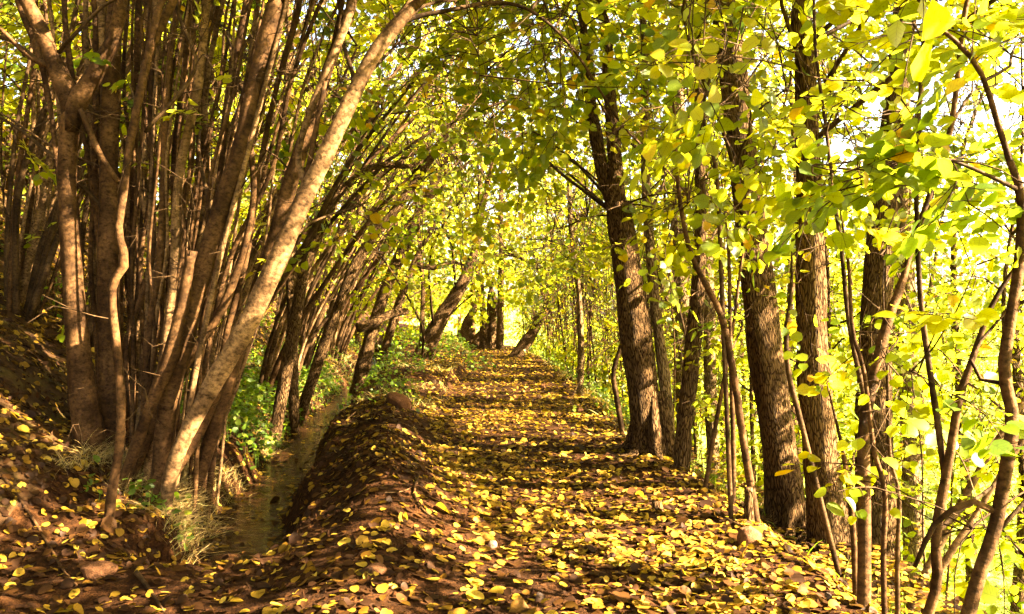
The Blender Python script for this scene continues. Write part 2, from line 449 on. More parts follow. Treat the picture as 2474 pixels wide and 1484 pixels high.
def leaf_mat(name, stops, tstops, trans=.5, rough=.5, spec=.3):
    m, nt, out = mat(name); lk = nt.links.new
    at = N(nt, 'ShaderNodeAttribute', attribute_name='tint')
    tc = N(nt, 'ShaderNodeTexCoord')
    nz = N(nt, 'ShaderNodeTexNoise', Scale=35.0, Detail=3.0); lk(tc.outputs['Object'], nz.inputs['Vector'])
    ad = N(nt, 'ShaderNodeMath', operation='MULTIPLY_ADD'); ad.inputs[1].default_value = .16; lk(nz.outputs['Fac'], ad.inputs[0])
    sb = N(nt, 'ShaderNodeMath', operation='SUBTRACT'); sb.inputs[1].default_value = .08; lk(at.outputs['Fac'], sb.inputs[0]); lk(sb.outputs[0], ad.inputs[2])
    # midrib and side veins from the leaf's own coordinates, blemishes from noise
    lu = N(nt, 'ShaderNodeAttribute', attribute_name='bark'); sx = N(nt, 'ShaderNodeSeparateXYZ'); lk(lu.outputs['Vector'], sx.inputs[0])
    ab = N(nt, 'ShaderNodeMath', operation='ABSOLUTE'); lk(sx.outputs['Y'], ab.inputs[0])
    sv = N(nt, 'ShaderNodeMath', operation='MULTIPLY_ADD'); sv.inputs[1].default_value = -.55; lk(ab.outputs[0], sv.inputs[0]); lk(sx.outputs['X'], sv.inputs[2])
    s7 = N(nt, 'ShaderNodeMath', operation='MULTIPLY'); s7.inputs[1].default_value = 7.0; lk(sv.outputs[0], s7.inputs[0])
    pp = N(nt, 'ShaderNodeMath', operation='PINGPONG'); pp.inputs[1].default_value = .5; lk(s7.outputs[0], pp.inputs[0])
    m1 = N(nt, 'ShaderNodeMath', operation='LESS_THAN'); m1.inputs[1].default_value = .07; lk(pp.outputs[0], m1.inputs[0])
    m2 = N(nt, 'ShaderNodeMath', operation='LESS_THAN'); m2.inputs[1].default_value = .022; lk(ab.outputs[0], m2.inputs[0])
    mm = N(nt, 'ShaderNodeMath', operation='MAXIMUM'); lk(m1.outputs[0], mm.inputs[0]); lk(m2.outputs[0], mm.inputs[1])
    bl = N(nt, 'ShaderNodeTexNoise', Scale=90.0, Detail=2.0); lk(tc.outputs['Object'], bl.inputs['Vector'])
    b2 = N(nt, 'ShaderNodeMapRange'); b2.inputs['From Min'].default_value = .62; b2.inputs['From Max'].default_value = .70; lk(bl.outputs['Fac'], b2.inputs['Value'])
    dk = N(nt, 'ShaderNodeMath', operation='MULTIPLY_ADD'); dk.inputs[1].default_value = .30; lk(mm.outputs[0], dk.inputs[0])
    b3 = N(nt, 'ShaderNodeMath', operation='MULTIPLY'); b3.inputs[1].default_value = .45; lk(b2.outputs[0], b3.inputs[0]); lk(b3.outputs[0], dk.inputs[2])
    r1 = ramp(nt, stops, ad.outputs[0]); r2 = ramp(nt, tstops, ad.outputs[0])
    def worn(r):
        q = N(nt, 'ShaderNodeMixRGB', blend_type='MULTIPLY'); lk(dk.outputs[0], q.inputs['Fac']); lk(r.outputs[0], q.inputs['Color1']); q.inputs['Color2'].default_value = (.42, .30, .18, 1); return q
    r1, r2 = worn(r1), worn(r2)
    p = N(nt, 'ShaderNodeBsdfPrincipled', Roughness=rough); p.inputs['Specular IOR Level'].default_value = spec
    lk(r1.outputs[0], p.inputs['Base Color'])
    t = N(nt, 'ShaderNodeBsdfTranslucent'); lk(r2.outputs[0], t.inputs['Color'])
    mx = N(nt, 'ShaderNodeMixShader'); mx.inputs[0].default_value = trans
    lk(p.outputs[0], mx.inputs[1]); lk(t.outputs[0], mx.inputs[2]); lk(mx.outputs[0], out.inputs['Surface'])
    return m
M = {}
M['leaf'] = leaf_mat('green_leaf',
    [(0, (.035, .075, .006)), (.35, (.07, .11, .008)), (.7, (.14, .16, .012)), (.82, (.28, .21, .02)), (1, (.28, .14, .02))],
    [(0, (.16, .24, .02)), (.35, (.40, .42, .035)), (.7, (.62, .56, .055)), (.82, (.68, .48, .05)), (1, (.5, .28, .03))], .58, .42)
M['litter'] = leaf_mat('fallen_leaf',
    [(0, (.016, .0065, .003)), (.25, (.040, .016, .004)), (.42, (.120, .060, .009)), (.7, (.205, .125, .018)), (1, (.33, .235, .045))],
    [(0, (.10, .05, .02)), (.3, (.30, .16, .03)), (.6, (.45, .30, .03)), (1, (.55, .42, .05))], .22, .6, .1)
M['herb'] = leaf_mat('herb_leaf',
    [(0, (.025, .055, .008)), (.5, (.05, .09, .012)), (1, (.14, .16, .03))],
    [(0, (.12, .28, .02)), (.5, (.22, .38, .03)), (1, (.45, .5, .06))], .45, .5)
M['dry'] = leaf_mat('dry_grass',
    [(0, (.22, .15, .06)), (.5, (.38, .28, .12)), (1, (.35, .36, .12))],
    [(0, (.2, .14, .05)), (.5, (.35, .26, .1)), (1, (.3, .34, .08))], .3, .6)

def bark_rough(name, c0, c1, c2):
    """deeply fissured bark, plates elongated up the trunk"""
    m, nt, out = mat(name); lk = nt.links.new
    at = N(nt, 'ShaderNodeAttribute', attribute_name='bark')
    mp = N(nt, 'ShaderNodeMapping'); mp.inputs['Scale'].default_value = (1, 1, .16); lk(at.outputs['Vector'], mp.inputs['Vector'])
    nz0 = N(nt, 'ShaderNodeTexNoise', Scale=16.0, Detail=4.0); lk(mp.outputs[0], nz0.inputs['Vector'])
    vadd = N(nt, 'ShaderNodeVectorMath', operation='MULTIPLY_ADD'); vadd.inputs[1].default_value = (.045,) * 3
    lk(nz0.outputs['Color'], vadd.inputs[0]); lk(mp.outputs[0], vadd.inputs[2])
    vo = N(nt, 'ShaderNodeTexVoronoi', feature='DISTANCE_TO_EDGE', Scale=70.0); lk(vadd.outputs[0], vo.inputs['Vector'])
    nz = N(nt, 'ShaderNodeTexNoise', Scale=60.0, Detail=6.0, Roughness=.7); lk(mp.outputs[0], nz.inputs['Vector'])
    vm = N(nt, 'ShaderNodeMapRange'); vm.inputs['From Max'].default_value = .22; lk(vo.outputs['Distance'], vm.inputs['Value'])
    hm = N(nt, 'ShaderNodeMath', operation='MULTIPLY_ADD'); hm.inputs[1].default_value = .55; lk(nz.outputs['Fac'], hm.inputs[0]); lk(vm.outputs[0], hm.inputs[2])
    r = ramp(nt, [(.2, c0), (.7, c1), (1.1, c2)], hm.outputs[0])
    big = N(nt, 'ShaderNodeTexNoise', Scale=5.0, Detail=3.0); lk(at.outputs['Vector'], big.inputs['Vector'])
    mixc = N(nt, 'ShaderNodeMixRGB', blend_type='MULTIPLY'); mixc.inputs['Fac'].default_value = .5
    r3 = ramp(nt, [(.35, (.55, .5, .45)), (.65, (1.15, 1.1, 1.0))], big.outputs['Fac']); lk(r.outputs[0], mixc.inputs['Color1']); lk(r3.outputs[0], mixc.inputs['Color2'])
    p = N(nt, 'ShaderNodeBsdfPrincipled', Roughness=.9); p.inputs['Specular IOR Level'].default_value = .06
    lk(mixc.outputs[0], p.inputs['Base Color'])
    bp = N(nt, 'ShaderNodeBump', Strength=1.0, Distance=.03); lk(hm.outputs[0], bp.inputs['Height']); lk(bp.outputs[0], p.inputs['Normal'])
    lk(p.outputs[0], out.inputs['Surface']); return m
def bark_smooth(name, c0, c1, moss=0.0):
    m, nt, out = mat(name); lk = nt.links.new
    at = N(nt, 'ShaderNodeAttribute', attribute_name='bark')
    mp = N(nt, 'ShaderNodeMapping'); mp.inputs['Scale'].default_value = (1, 1, 1.3); lk(at.outputs['Vector'], mp.inputs['Vector'])
    nz = N(nt, 'ShaderNodeTexNoise', Scale=28.0, Detail=5.0, Roughness=.65); lk(mp.outputs[0], nz.inputs['Vector'])
    nb = N(nt, 'ShaderNodeTexNoise', Scale=4.5, Detail=4.0); lk(at.outputs['Vector'], nb.inputs['Vector'])
    r = ramp(nt, [(.32, c0), (.62, c1)], nz.outputs['Fac'])
    r2 = ramp(nt, [(.38, (.34, .28, .22)), (.5, (.85, .8, .74)), (.6, (1.5, 1.45, 1.35))], nb.outputs['Fac'])
    mx = N(nt, 'ShaderNodeMixRGB', blend_type='MULTIPLY'); mx.inputs['Fac'].default_value = .75; lk(r.outputs[0], mx.inputs['Color1']); lk(r2.outputs[0], mx.inputs['Color2'])
    # lenticels: short dark dashes across the stem
    mp2 = N(nt, 'ShaderNodeMapping'); mp2.inputs['Scale'].default_value = (1, 1, 3.0); lk(at.outputs['Vector'], mp2.inputs['Vector'])
    vo = N(nt, 'ShaderNodeTexVoronoi', Scale=26.0); lk(mp2.outputs[0], vo.inputs['Vector'])
    r4 = ramp(nt, [(.10, (.35, .3, .25)), (.2, (1, 1, 1))], vo.outputs['Distance'])
    mx2 = N(nt, 'ShaderNodeMixRGB', blend_type='MULTIPLY'); mx2.inputs['Fac'].default_value = .8; lk(mx.outputs[0], mx2.inputs['Color1']); lk(r4.outputs[0], mx2.inputs['Color2'])
    p = N(nt, 'ShaderNodeBsdfPrincipled', Roughness=.75); p.inputs['Specular IOR Level'].default_value = .06
    lk(mx2.outputs[0], p.inputs['Base Color'])
    bp = N(nt, 'ShaderNodeBump', Strength=.6, Distance=.012); lk(nz.outputs['Fac'], bp.inputs['Height']); lk(bp.outputs[0], p.inputs['Normal'])
    lk(p.outputs[0], out.inputs['Surface']); return m
M['bark'] = bark_rough('fissured_bark', (.009, .0045, .002), (.060, .031, .0135), (.12, .072, .036))
M['hazel'] = bark_smooth('smooth_bark', (.013, .0066, .003), (.070, .036, .017))
M['pale'] = bark_smooth('pale_bark', (.022, .012, .0055), (.165, .098, .052))
M['bark_hazed'] = bark_rough('glare_paled_bark', (.03, .017, .008), (.13, .08, .042), (.22, .15, .085))  # lighter copy of the fissured bark, glare put into the colour of far trunks
M['twig'] = bark_smooth('twig_bark', (.014, .0075, .004), (.055, .032, .016))

def soil_mat():
    m, nt, out = mat('soil'); lk = nt.links.new
    tc = N(nt, 'ShaderNodeTexCoord')
    a = N(nt, 'ShaderNodeTexNoise', Scale=1.3, Detail=5.0); b = N(nt, 'ShaderNodeTexNoise', Scale=22.0, Detail=8.0, Roughness=.7)
    c = N(nt, 'ShaderNodeTexVoronoi', Scale=55.0)
    for n in (a, b, c): lk(tc.outputs['Object'], n.inputs['Vector'])
    r = ramp(nt, [(.3, (.008, .0032, .0013)), (.5, (.023, .009, .003)), (.7, (.068, .029, .011))], b.outputs['Fac'])
    r2 = ramp(nt, [(.35, (.6, .55, .5)), (.65, (1.15, 1.05, 1))], a.outputs['Fac'])
    mx = N(nt, 'ShaderNodeMixRGB', blend_type='MULTIPLY'); mx.inputs['Fac'].default_value = .8; lk(r.outputs[0], mx.inputs['Color1']); lk(r2.outputs[0], mx.inputs['Color2'])
    p = N(nt, 'ShaderNodeBsdfPrincipled', Roughness=.95); p.inputs['Specular IOR Level'].default_value = .06
    lk(mx.outputs[0], p.inputs['Base Color'])
    h = N(nt, 'ShaderNodeMath', operation='MULTIPLY_ADD'); h.inputs[1].default_value = -.3; lk(c.outputs['Distance'], h.inputs[0]); lk(b.outputs['Fac'], h.inputs[2])
    bp = N(nt, 'ShaderNodeBump', Strength=1.0, Distance=.035); lk(h.outputs[0], bp.inputs['Height']); lk(bp.outputs[0], p.inputs['Normal'])
    lk(p.outputs[0], out.inputs['Surface']); return m
M['soil'] = soil_mat()
def simple_mat(name, stops, scale, rough=.9, bump=.02, detail=6.0):
    m, nt, out = mat(name); lk = nt.links.new
    tc = N(nt, 'ShaderNodeTexCoord'); b = N(nt, 'ShaderNodeTexNoise', Scale=scale, Detail=detail, Roughness=.65); lk(tc.outputs['Object'], b.inputs['Vector'])
    r = ramp(nt, stops, b.outputs['Fac'])
    p = N(nt, 'ShaderNodeBsdfPrincipled', Roughness=rough); p.inputs['Specular IOR Level'].default_value = .06; lk(r.outputs[0], p.inputs['Base Color'])
    bp = N(nt, 'ShaderNodeBump', Strength=.8, Distance=bump); lk(b.outputs['Fac'], bp.inputs['Height']); lk(bp.outputs[0], p.inputs['Normal'])
    lk(p.outputs[0], out.inputs['Surface']); return m
M['meadow'] = simple_mat('meadow', [(.3, (.09, .14, .025)), (.6, (.20, .27, .05)), (.8, (.32, .33, .09))], 6.0)
M['hill'] = simple_mat('hillside', [(.3, (.014, .007, .004)), (.5, (.036, .018, .008)), (.7, (.045, .033, .010))], 5.0, bump=.06)
M['stone_red'] = simple_mat('red_stone', [(.3, (.06, .026, .013)), (.6, (.13, .058, .03)), (.8, (.18, .10, .06))], 9.0, .85, .02)
M['stone_grey'] = simple_mat('pale_stone', [(.3, (.16, .10, .07)), (.7, (.3, .21, .16))], 12.0, .85, .015)
M['wood'] = simple_mat('cut_wood', [(.3, (.16, .09, .05)), (.7, (.36, .23, .13))], 20.0, .85, .01)
def water_mat():
    m, nt, out = mat('water'); lk = nt.links.new
    tc = N(nt, 'ShaderNodeTexCoord'); mp = N(nt, 'ShaderNodeMapping'); mp.inputs['Scale'].default_value = (5, 16, 5); mp.inputs['Rotation'].default_value = (0, 0, .3)
    lk(tc.outputs['Object'], mp.inputs['Vector'])
    n = N(nt, 'ShaderNodeTexNoise', Scale=1.6, Detail=3.0, Distortion=.6); lk(mp.outputs[0], n.inputs['Vector'])
    p = N(nt, 'ShaderNodeBsdfPrincipled', Roughness=.07, IOR=1.33); p.inputs['Base Color'].default_value = (.032, .013, .006, 1)
    p.inputs['Specular IOR Level'].default_value = .5
    bp = N(nt, 'ShaderNodeBump', Strength=1.0, Distance=.06); lk(n.outputs['Fac'], bp.inputs['Height']); lk(bp.outputs[0], p.inputs['Normal'])
    lk(p.outputs[0], out.inputs['Surface']); return m
M['water'] = water_mat()

# ------------------------------------------------------------------ terrain (one height field, cut into the surfaces it shows)
gx = np.unique(np.round(np.concatenate([np.linspace(-300, -40, 18), np.linspace(-40, -12, 30), np.arange(-12, -5, .16), np.arange(-5, 3.2, .045), np.arange(3.2, 10, .16), np.linspace(10, 40, 40), np.linspace(40, 400, 22)]), 3))
gy = np.unique(np.round(np.concatenate([np.linspace(-60, -4, 14), np.arange(-4, 2, .3), np.arange(2, 14, .05), np.arange(14, 30, .12), np.linspace(30, 60, 60), np.linspace(60, 600, 40)]), 3))
GX, GY = np.meshgrid(gx, gy)
GZ = ground(GX, GY)
TV = np.stack([GX, GY, GZ], -1).reshape(-1, 3)
idx = np.arange(len(TV)).reshape(GX.shape)
Q = np.stack([idx[:-1, :-1], idx[:-1, 1:], idx[1:, 1:], idx[1:, :-1]], -1).reshape(-1, 4)
cx = TV[Q, 0].mean(1); cyy = TV[Q, 1].mean(1)
xs_, xr_, xl_ = stream_x(cyy), path_right(cyy), path_left(cyy)
is_path = (cx > xl_) & (cx < xr_)
is_hill = cx < xs_ - 1.2
is_meadow = cx > xr_ + 3.2
is_bank = ~(is_path | is_hill | is_meadow)
for nm, sel, mt in (('path', is_path, 'soil'), ('hillside', is_hill, 'hill'), ('meadow', is_meadow, 'meadow'), ('ground', is_bank, 'soil')):
    q = Q[sel]; u, inv = np.unique(q, return_inverse=True)
    g = Geo(); g.add(TV[u], inv.reshape(-1, 4))
    kind(g.build(nm, [M[mt]]), 'structure')
# stream water
ys = np.arange(4.8, 40, .12); g = Geo(); V = []
for y in ys:
    for u in (-.62, -.3, 0, .3, .62): V.append((stream_x(y) + u, y, -.40 - .002 * (10 - y) * 0))
n5 = len(ys); ii = np.arange(n5 * 5).reshape(n5, 5)
g.add(V, np.stack([ii[:-1, :-1], ii[:-1, 1:], ii[1:, 1:], ii[1:, :-1]], -1).reshape(-1, 4))
kind(g.build('stream', [M['water']]), 'structure')

# ------------------------------------------------------------------ fallen leaves, grass, herbs
def normal_at(x, y, e=.04):
    z = ground(x, y)
    return unit(np.stack([-(ground(x + e, y) - z) / e, -(ground(x, y + e) - z) / e, np.ones_like(z)], -1))
g = Geo()
def litter(n, x0, x1, y0, y1, kindl, dens, size=.062):
    x = x0 + (x1 - x0) * rng.random(n); y = y0 + (y1 - y0) * rng.random(n)
    keep = rng.random(n) < dens(x, y); x, y = x[keep], y[keep]; n = len(x)
    d = x - stream_x(y)
    z = ground(x, y)
    wet = z < -.39; z = np.where(wet, -.395, z)
    nr = normal_at(x, y)
    nr = np.where(wet[:, None], np.array([0, 0, 1.]), nr + .22 * rng.normal(size=(n, 3)))
    s = size * np.clip(1 + .30 * rng.normal(size=n), .35, 1.7) * np.where(rng.random(n) < .07, 1.6, 1.0)
    dv = rng.normal(size=(n, 3)); dv[:, 2] = 0; dv = unit(dv)
    nr = unit(nr)
    dv = unit(dv - (dv * nr).sum(1, keepdims=True) * nr)
    pos = np.stack([x, y, z + .006 + .012 * rng.random(n)], -1) - dv * s[:, None] * .5
    base = .60 + .24 * rng.normal(size=n)
    brown = rng.random(n) < np.where(d < -.4, .6, np.where(d < 1.5, .55, .30))
    tint = np.clip(np.where(brown, .25 * rng.random(n), base), 0, 1)
    c = rng.random(n) < .4
    leaves(g, pos[~c], dv[~c], nr[~c], s[~c], tint[~c], kindl, 0, .10, .12)
    leaves(g, pos[c] + [0, 0, .006], dv[c], nr[c] + .35 * rng.normal(size=(c.sum(), 3)), s[c], tint[c] - .12, kindl, 0, .3, .35)
def dens_litter(x, y):
    d = x - stream_x(y); r = x - path_right(y)
    c = .52 + .9 * fbm(x * 1.1 + 3, y * .9, 4)
    c = np.where((d > 0.2) & (d < 1.7), c * .42 + .02, c + .15)               # berm shows more soil
    c = np.where(np.abs(d) < .32, c * .12 * smooth(5.6, 5.1, y) + .05 + .25 * (np.abs(d) > .2), c)
    bare = np.exp(-((x - .05) / .5) ** 2 - ((y - 4.4) / .8) ** 2)              # worn patch near the viewer
    c = c * (1 - .85 * bare)
    c = np.where(d < -.4, c * .85, c)
    c = np.where(r > .2, c * .7, c)
    return np.clip(c, .03, 1)
litter(44000, -6.8, 2.9, 3.2, 7.5, 'fine', dens_litter, .045)
litter(42000, -8, 2.6, 7.5, 13, 'mid', dens_litter, .046)
litter(42000, -9, 4, 13, 30, 'low', dens_litter, .058)
litter(26000, -14, -4.5, 5, 24, 'low', dens_litter, .075)
kind(g.build('leaf_litter', [M['litter']]), 'stuff')
# small dead twigs and stalks lying in the litter
def blades(geo, base, direc, L, w, bend, tint, mat=0):
    """curved strips, three segments"""
    n = len(base); t = np.array([0, .35, .7, 1.0]); ww = np.array([1, .85, .5, .05])
    sd = unit(np.cross(direc, rand_unit(n)))
    hz = direc.copy(); hz[:, 2] = 0; hz = unit(hz + 1e-4)
    c = base[:, None] + L[:, None, None] * (t[None, :, None] * direc[:, None] + (t ** 2)[None, :, None] * (bend[:, None, None] * (hz[:, None] * .6 - np.array([0, 0, .8]))))
    A = c + sd[:, None] * (w[:, None] * ww)[..., None] / 2; B = c - sd[:, None] * (w[:, None] * ww)[..., None] / 2
    V = np.stack([A, B], 2).reshape(n, 8, 3)
    q = np.array([(0, 1, 3, 2), (2, 3, 5, 4), (4, 5, 7, 6)]); off = (np.arange(n) * 8)[:, None, None]
    geo.add(V.reshape(-1, 3), (off + q).reshape(-1, 4), mat, np.repeat(tint, 8))
def scatter(n, x0, x1, y0, y1, dens):
    x = x0 + (x1 - x0) * rng.random(n); y = y0 + (y1 - y0) * rng.random(n)
    k = rng.random(n) < dens(x, y); x, y = x[k], y[k]
    return x, y, ground(x, y)
# grass on the stream banks and along the path
g = Geo()
def grass_area(n, x0, x1, y0, y1, dens, Lm, tmean, wd=.004, lean=.5):
    x, y, z = scatter(n, x0, x1, y0, y1, dens); m = len(x)
    d = unit(np.array([0, 0, 1.]) + lean * rng.normal(size=(m, 3)) * np.array([1, 1, .3]))
    blades(g, np.stack([x, y, z - .01], -1), d, Lm * (.5 + rng.random(m)), wd * (.7 + .6 * rng.random(m)), .2 + .8 * rng.random(m), np.clip(tmean + .25 * rng.normal(size=m), 0, 1))
clump = lambda f, th: (lambda x, y: (fbm(x * f, y * f + 4, 2) > th) * 1.0)
def left_bank(x, y):
    d = x - stream_x(y)
    return ((d < -.28) & (d > -1.2) & (fbm(x * 1.6, y * 1.6 + 4, 2) > .02)) * 1.0
grass_area(30000, -4.0, -1.9, 5.5, 11, left_bank, .17, .45)
grass_area(9000, -3.3, -2.25, 5.6, 7.6, lambda x, y: (x - stream_x(y) < -.26) * (fbm(x * 3, y * 3, 2) > -.1) * .9, .22, .35, .0035, .8)
grass_area(20000, -7.5, -3.0, 10, 24, left_bank, .24, .6, .006)
def path_edge(x, y):
    r = x - path_right(y); l = x - path_left(y)
    return (((r > -.05) & (r < .7) & (y > 9)) | ((l < 0) & (l > -1.3) & (y > 11.5))) * (fbm(x * 1.2 + 9, y * 1.2, 2) > -.02) * .9
grass_area(26000, -4, 3, 9, 32, path_edge, .2, .75, .006)
kind(g.build('grass', [M['dry']]), 'stuff')
g = Geo()
def meadow_d(x, y):
    r = x - path_right(y); return (r > .6) * np.clip(.3 + fbm(x * .8, y * .8, 2), 0, 1)
grass_area(60000, 2, 16, 4, 24, meadow_d, .24, .6, .010)
kind(g.build('meadow_grass', [M['herb']]), 'stuff')
# low green herbs by the stream
g = Geo()
def herbs(n, x0, x1, y0, y1, dens, h, size):
    x, y, z = scatter(n, x0, x1, y0, y1, dens); m = len(x)
    hh = h * rng.random(m) ** .7
    ld = rand_unit(m, .4); nr = unit(np.array([0, 0, 1.]) + .5 * rng.normal(size=(m, 3)))
    p = np.stack([x, y, z + hh], -1)
    leaves(g, p, ld, nr, size * (.6 + .8 * rng.random(m)), np.clip(.4 + .25 * rng.normal(size=m), 0, 1), 'mid', 0)
    k = rng.random(m) < .35
    b = np.stack([x, y, z], -1)[k] + .03 * rng.normal(size=(k.sum(), 3)); e = p[k]
    tubes(g, np.stack([b, (b + e) / 2 + .01, e], 1), np.full((k.sum(), 3), .0016), 3, 0, .4)
def hb(y0, y1, dmin, dmax, th):
    return lambda x, y: ((x - stream_x(y) > dmin) & (x - stream_x(y) < dmax) & (fbm(x * .9 + 2, y * .9, 3) > th)) * 1.0
herbs(12000, -5.2, -2.6, 8.4, 18, hb(0, 0, -1.5, -.26, -.16), .32, .055)
herbs(900, -3.6, -1.9, 5.6, 7.4, hb(0, 0, -1.1, -.28, -.05), .14, .05)
herbs(2200, -4.2, -1.0, 10.5, 18, hb(0, 0, .3, 1.6, .05), .22, .05)
herbs(5000, -7, 0, 18, 32, hb(0, 0, -2, 3.2, -.05), .4, .07)
herbs(3500, .4, 2.6, 9, 30, lambda x, y: ((x - path_right(y) > 0) & (x - path_right(y) < .9)) * 1.0, .3, .05)
herbs(2500, -12, -5, 9, 22, lambda x, y: (fbm(x * .5, y * .5, 2) > .15) * 1.0, .35, .07)
kind(g.build('ground_cover', [M['herb']]), 'stuff')

# crumbs of earth and grit on the bare soil
def crumbs(n, x0, x1, y0, y1, smin, smax):
    x, y, z = scatter(n, x0, x1, y0, y1, lambda x, y: (np.abs(x - stream_x(y)) > .4) * np.clip(.55 + fbm(x * 2, y * 2, 2), 0, 1)); m = len(x)
    s = smin + (smax - smin) * rng.random(m) ** 3
    o8 = np.array([(1, 0, 0), (0, 1, 0), (-1, 0, 0), (0, -1, 0), (0, 0, 1), (0, 0, -1.)])
    V = np.stack([x, y, z + s * .2], -1)[:, None] + s[:, None, None] * o8 * (.6 + .7 * rng.random((m, 6, 1))) + s[:, None, None] * .35 * rng.normal(size=(m, 6, 3))
    f = np.array([(0, 1, 4), (1, 2, 4), (2, 3, 4), (3, 0, 4), (1, 0, 5), (2, 1, 5), (3, 2, 5), (0, 3, 5)])
    g.add(V.reshape(-1, 3), ((np.arange(m) * 6)[:, None, None] + f).reshape(-1, 3), 0, smooth=False)
g = Geo(); crumbs(22000, -5.5, 2, 3.3, 8, .003, .022); crumbs(5000, -4, 1.4, 8, 13, .006, .03)
kind(g.build('gravel', [M['soil']]), 'stuff')

# ------------------------------------------------------------------ tree builder
def make_tree(name, label, cat, stems, crowns, group=None, part='trunk', bark='bark', sides=14, rough=.05, spacing=.09, roots=(), bare=0, slim=1.0):
    """stems: list of (ctrl K,4); crowns: list of (stem index, positions, kwargs). Everything in world coordinates."""
    b = np.array(stems[0][0] if isinstance(stems[0], tuple) else stems[0])[0]
    root = empty(name, (b[0], b[1], float(ground(b[0], b[1]))), label, cat, group)
    inv = Vector(root.location)
    for i, st in enumerate(stems):
        c = np.array(st[0] if isinstance(st, tuple) else st, float)
        pn, bk = (st[1], st[2]) if isinstance(st, tuple) else (part, bark)
        ln_ = np.linalg.norm(np.diff(c[:, :3], axis=0), axis=1).sum()
        n = int(max(6, min(110, ln_ / spacing)))
        p = spline(c, n); p[:, 3] = np.maximum(p[:, 3] * slim, .0015)
        p[:, :3] -= np.array(inv)
        g = Geo(); big = c[:, 3].max() > .05
        tubes(g, p[None, :, :3], p[None, :, 3], sides * 2 if big else (8 if c[:, 3].max() > .012 else 5), 0, 0, rough if big else rough * .6, seed=float(rng.random() * 50))
        g.build(pn, [M[bk]], root)
    for a0 in roots:
        g = Geo(); c = np.array(stems[0][0] if isinstance(stems[0], tuple) else stems[0], float)
        R0 = c[1, 3]; a = a0 + .25 * rng.normal(); bx, by = c[1, 0], c[1, 1]; dr = np.array([math.cos(a), math.sin(a)]); L = R0 * (2.2 + 1.4 * rng.random())
        gz = lambda q: float(ground(bx + dr[0] * q, by + dr[1] * q))
        g0 = gz(0)
        pr = np.array([[bx + dr[0] * R0 * .45, by + dr[1] * R0 * .45, g0 + R0 * 3.2, R0 * .30], [bx + dr[0] * R0 * .85, by + dr[1] * R0 * .85, g0 + R0 * 1.1, R0 * .36], [bx + dr[0] * R0 * 1.35, by + dr[1] * R0 * 1.35, gz(R0 * 1.35) + R0 * .12, R0 * .28], [bx + dr[0] * (R0 + L), by + dr[1] * (R0 + L), gz(R0 + L) - .05, R0 * .12]])
        p = spline(pr, 12); p[:, :3] -= np.array(inv)
        tubes(g, p[None, :, :3], p[None, :, 3], 12, 0, 0, .1, seed=float(a * 7)); g.build('root', [M[bark]], root)
    if crowns or bare:
        g = Geo(); OFFSET[0] = np.array(inv)
        for si, pos, kw in crowns:
            st = stems[si]; c = np.array(st[0] if isinstance(st, tuple) else st, float)
            tr = spline(c, 40)[:, :3] - np.array(inv)
            limb_sprays(g, tr, pos - np.array(inv), **kw)
        for i, st in enumerate(stems):
            if bare: bare_twigs(g, spline(np.array(st[0] if isinstance(st, tuple) else st, float), 40)[:, :3] - np.array(inv), bare)
        if g.v: g.build('crown', [M['leaf'], M['twig']], root)
    return root

def upper(trunk, R, z0, z1, n):
    """positions round the upper trunk"""
    tr = spline(np.asarray(trunk), 60); z = z0 + (z1 - z0) * rng.random(n)
    i = np.clip(np.searchsorted(tr[:, 2], z), 0, 59)
    d = rand_unit(n, .2) * (R * (.25 + .75 * rng.random((n, 1)) ** .6))
    p = tr[i, :3] + d; p[:, 2] = z + .2 * rng.normal(size=n); return p
# ------------------------------------------------------------------ big trees right of the path
def T(D, Y=None, Y1=None, up=0.0, **k): return trunk_path(D, Y, Y1, up=up, **k)

t = T([(1572, 1092, 92), (1556, 980, 78), (1540, 850, 76), (1525, 720, 72), (1508, 600, 64), (1493, 490, 58)], None)
Yb = t[1, 1]; fork = t[-1]
a = T([(1493, 500, 46), (1486, 400, 36), (1480, 300, 32), (1466, 150, 27), (1452, 20, 22)], Yb, Yb, sink=False, up=4.5, topr=.3)
b = T([(1488, 520, 40), (1458, 420, 34), (1440, 330, 33), (1425, 240, 28), (1418, 120, 22)], Yb - .02, Yb + .3, sink=False, up=3.5, topr=.3)
make_tree('forked_tree', 'dark fissured trunk forking high up, farthest of three thick trunks by the path edge', 'tree',
    [t, (a, 'limb', 'bark'), (b, 'limb', 'bark')],
    [(1, zone(1180, -250, 1560, 330, 6.3, 9.5, 79), dict(L=.6, leafsize=.078)),
     (1, zone(1500, -100, 1760, 600, 6.8, 9, 43), dict(L=.5, leafsize=.075)),
     (2, zone(1150, 250, 1480, 620, 7.5, 11, 59), dict(L=.55, leafsize=.075)),
     (1, upper(a, 2.2, 5.5, 9, 45), dict(L=.9, leafsize=.125, kind='low'))], rough=.08, roots=(-2.6, -1.6, -.5, 2.6))

